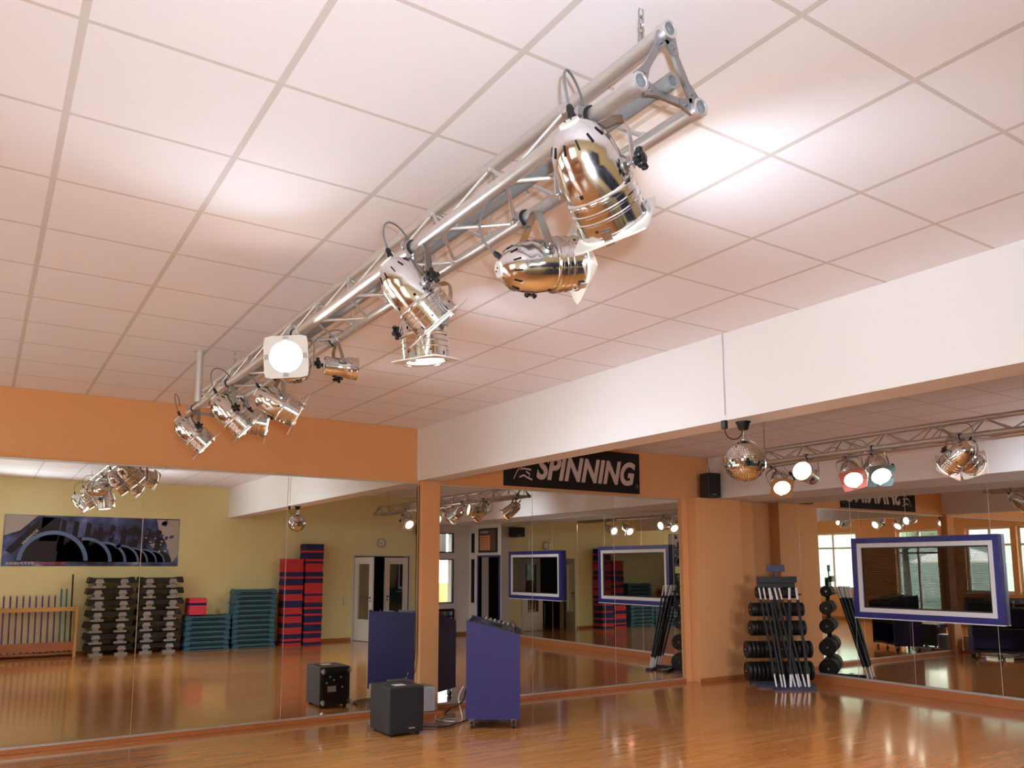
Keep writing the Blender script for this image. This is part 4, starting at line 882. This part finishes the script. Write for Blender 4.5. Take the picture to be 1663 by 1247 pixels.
box(bm, 6.97, 7.0, YB-2.48, YB-2.15, 0, 1.6); box(bm, 7.6, 7.63, YB-2.48, YB-2.15, 0, 1.6); tag(link('side_shelf', bm, 'wframe', loc=(7.3, YB-2.3, 0)), 'pale open shelf in the dark room behind the open door', 'shelf')
# leaflet rack and poster
t = thing('leaflet_rack', 'dark wall rack of colourful leaflets under the bright window', 'rack', (9.93, YB, 0.2))
bm = nb(); box(bm, 9.62, 10.13, YB+0.001, YB+0.02, 0.2, 0.66); 
for x in (9.62, 10.11): box(bm, x, x+0.02, YB+0.02, YB+0.06, 0.2, 0.66)
for z in (0.2, 0.34, 0.48): box(bm, 9.64, 10.11, YB+0.02, YB+0.055, z, z+0.012)
link('rack_frame', bm, 'blackstep', t)
for k, cc in enumerate(((170, 170, 160), (196, 60, 80), (150, 170, 60), (60, 120, 190), (190, 190, 190))):
    for z in (0.215, 0.355, 0.495):
        bm = nb(); x = 9.66+0.09*k; box(bm, x, x+0.07, YB+0.03, YB+0.04, z, z+0.10); link('leaflets', bm, P('leaflet_%d_%d' % (k, int(z*100)), cc, 0.5), t)
t = thing('timetable_poster', 'framed orange timetable poster above the blue door frame', 'poster', (XR, 0.7, 2.1))
bm = nb(); box(bm, XR-0.02, XR+0.010, 0.26, 1.12, 2.06, 2.66); link('picture_frame', bm, 'blackstep', t)
bm = nb(); box(bm, XR-0.023, XR-0.0205, 0.30, 1.08, 2.10, 2.62); link('sheet', bm, P('poster_sheet_dark', (92, 60, 48), 0.6), t)
bm = nb()
for r_ in range(6):
    for c_ in range(4): box(bm, XR-0.025, XR-0.0235, 0.34+0.125*c_, 0.455+0.125*c_, 2.12+0.062*r_, 2.172+0.062*r_)
link('table_cells', bm, P('poster_cell_orange', (222, 138, 92), 0.6), t)
bm = nb(); box(bm, XR-0.025, XR-0.0235, 0.36, 0.75, 2.54, 2.59); link('heading_bar', bm, 'greystep', t)

# ================================================================== OUTSIDE THE WINDOWS
bm = nb(); rg = random.Random(5); N_ = 40; rows_ = []
for i in range(N_+1):
    y = -45+105*i/N_; col_ = []
    for j in range(9):
        f = j/8; col_.append(bm.verts.new((-30-16*f+rg.uniform(-0.8, 0.8), y, -0.3+15*f**0.8+rg.uniform(-0.7, 0.7)*(j > 0))))
    rows_.append(col_)
for i in range(N_):
    for j in range(8): bm.faces.new((rows_[i][j], rows_[i+1][j], rows_[i+1][j+1], rows_[i][j+1])).smooth = True
tag(link('wooded_hillside', bm, 'leaf'), 'wooded green hillside rising beyond the lawn outside', 'hill', kind='structure')
tag(link('bounce_slab', (lambda b_: (box(b_, -9.5, XL-T-0.02, -6, 16, -0.249, -0.2), b_)[1])(nb()), P('pale_bounce_slab', (214, 208, 198), 0.8, var=(4, (200, 194, 184)))), 'pale slab added outside the windows to bounce daylight indoors', 'bounce slab', kind='structure')  # unseen pale slab, added to throw daylight up onto the ceiling
slab('ground', -60, XL-T-0.01, -30, 40, -0.35, -0.25, m='grass')
slab('ground_2', XL-T, 30, -30, YB-2.62, -0.35, -0.25, m='grass')
def tree(x, y, h, r, label, group='trees outside'):
    t = thing('garden_tree', label, 'tree', (x, y, -0.25), group)
    bm = nb(); tube(bm, [(x, y, -0.25), (x+0.1, y, h*0.3), (x, y+0.1, h*0.6)], [0.22, 0.16, 0.1], 8); link('trunk', bm, 'bark', t)
    bm = nb(); rg = random.Random(int(x*10+y))
    for k in range(9):
        c = V((x+rg.uniform(-r, r)*0.6, y+rg.uniform(-r, r)*0.6, h*0.62+rg.uniform(-0.3, 0.45)*r*1.3))
        q = bmesh.ops.create_icosphere(bm, subdivisions=3, radius=r*rg.uniform(0.45, 0.7), matrix=Matrix.Translation(c))
        for v in q['verts']: v.co += (v.co-c)*rg.uniform(-0.22, 0.22)
    link('crown', bm, 'leaf', t)
for i, (x, y, h, r, lb) in enumerate(((-24, -9, 9, 3.4, 'broad tree far left outside the windows'), (-23, 0.5, 8, 3.2, 'round tree behind the parasol outside'), (-25, 8.5, 10, 3.4, 'tallest tree outside, behind the lawn'), (-22.5, 21, 8, 3.4, 'tree right of the tallest one outside'), (-24, 31, 9, 3.6, 'last tree at the end of the lawn'))): tree(x, y, h, r, lb)
t = thing('garden_house', 'white house with red roof beyond the lawn outside', 'house', (-14, 13, -0.25))
bm = nb(); box(bm, -17, -12, 12, 19, -0.25, 4.2); link('walls', bm, 'render', t)
bm = nb(); prism(bm, [(-0.4, 0), (5.4, 0), (2.5, 1.8)], (-17, 11.6, 4.2), (1, 0, 0), (0, 0, 1), (0, 1, 0), 7.8); link('roof', bm, 'rooft', t)
for y in (12.6, 14.2, 15.8, 17.4):
    for z in (0.7, 2.6):
        bm = nb(); box(bm, -12.0, -11.96, y, y+0.8, z, z+1.1); link('house_window', bm, 'dark', t)
t = thing('garden_parasol', 'pale open parasol standing outside the windows', 'parasol', (-8.5, 2.2, -0.25))
bm = nb(); tube(bm, [(-8.5, 2.2, -0.25), (-8.5, 2.2, 2.45)], 0.03, 10); lathe(bm, [(0, 0), (0.3, 0), (0.3, 0.06), (0, 0.08)], (-8.5, 2.2, -0.25), (0, 0, 1), 16); link('parasol_pole', bm, 'steel', t)
bm = nb(); lathe(bm, [(1.6, 1.85), (1.62, 1.9), (0.8, 2.25), (0, 2.5), (0, 2.46), (0.8, 2.2), (1.58, 1.85)], (-8.5, 2.2, 0), (0, 0, 1), 8); link('parasol_canopy', bm, 'canvas', t)
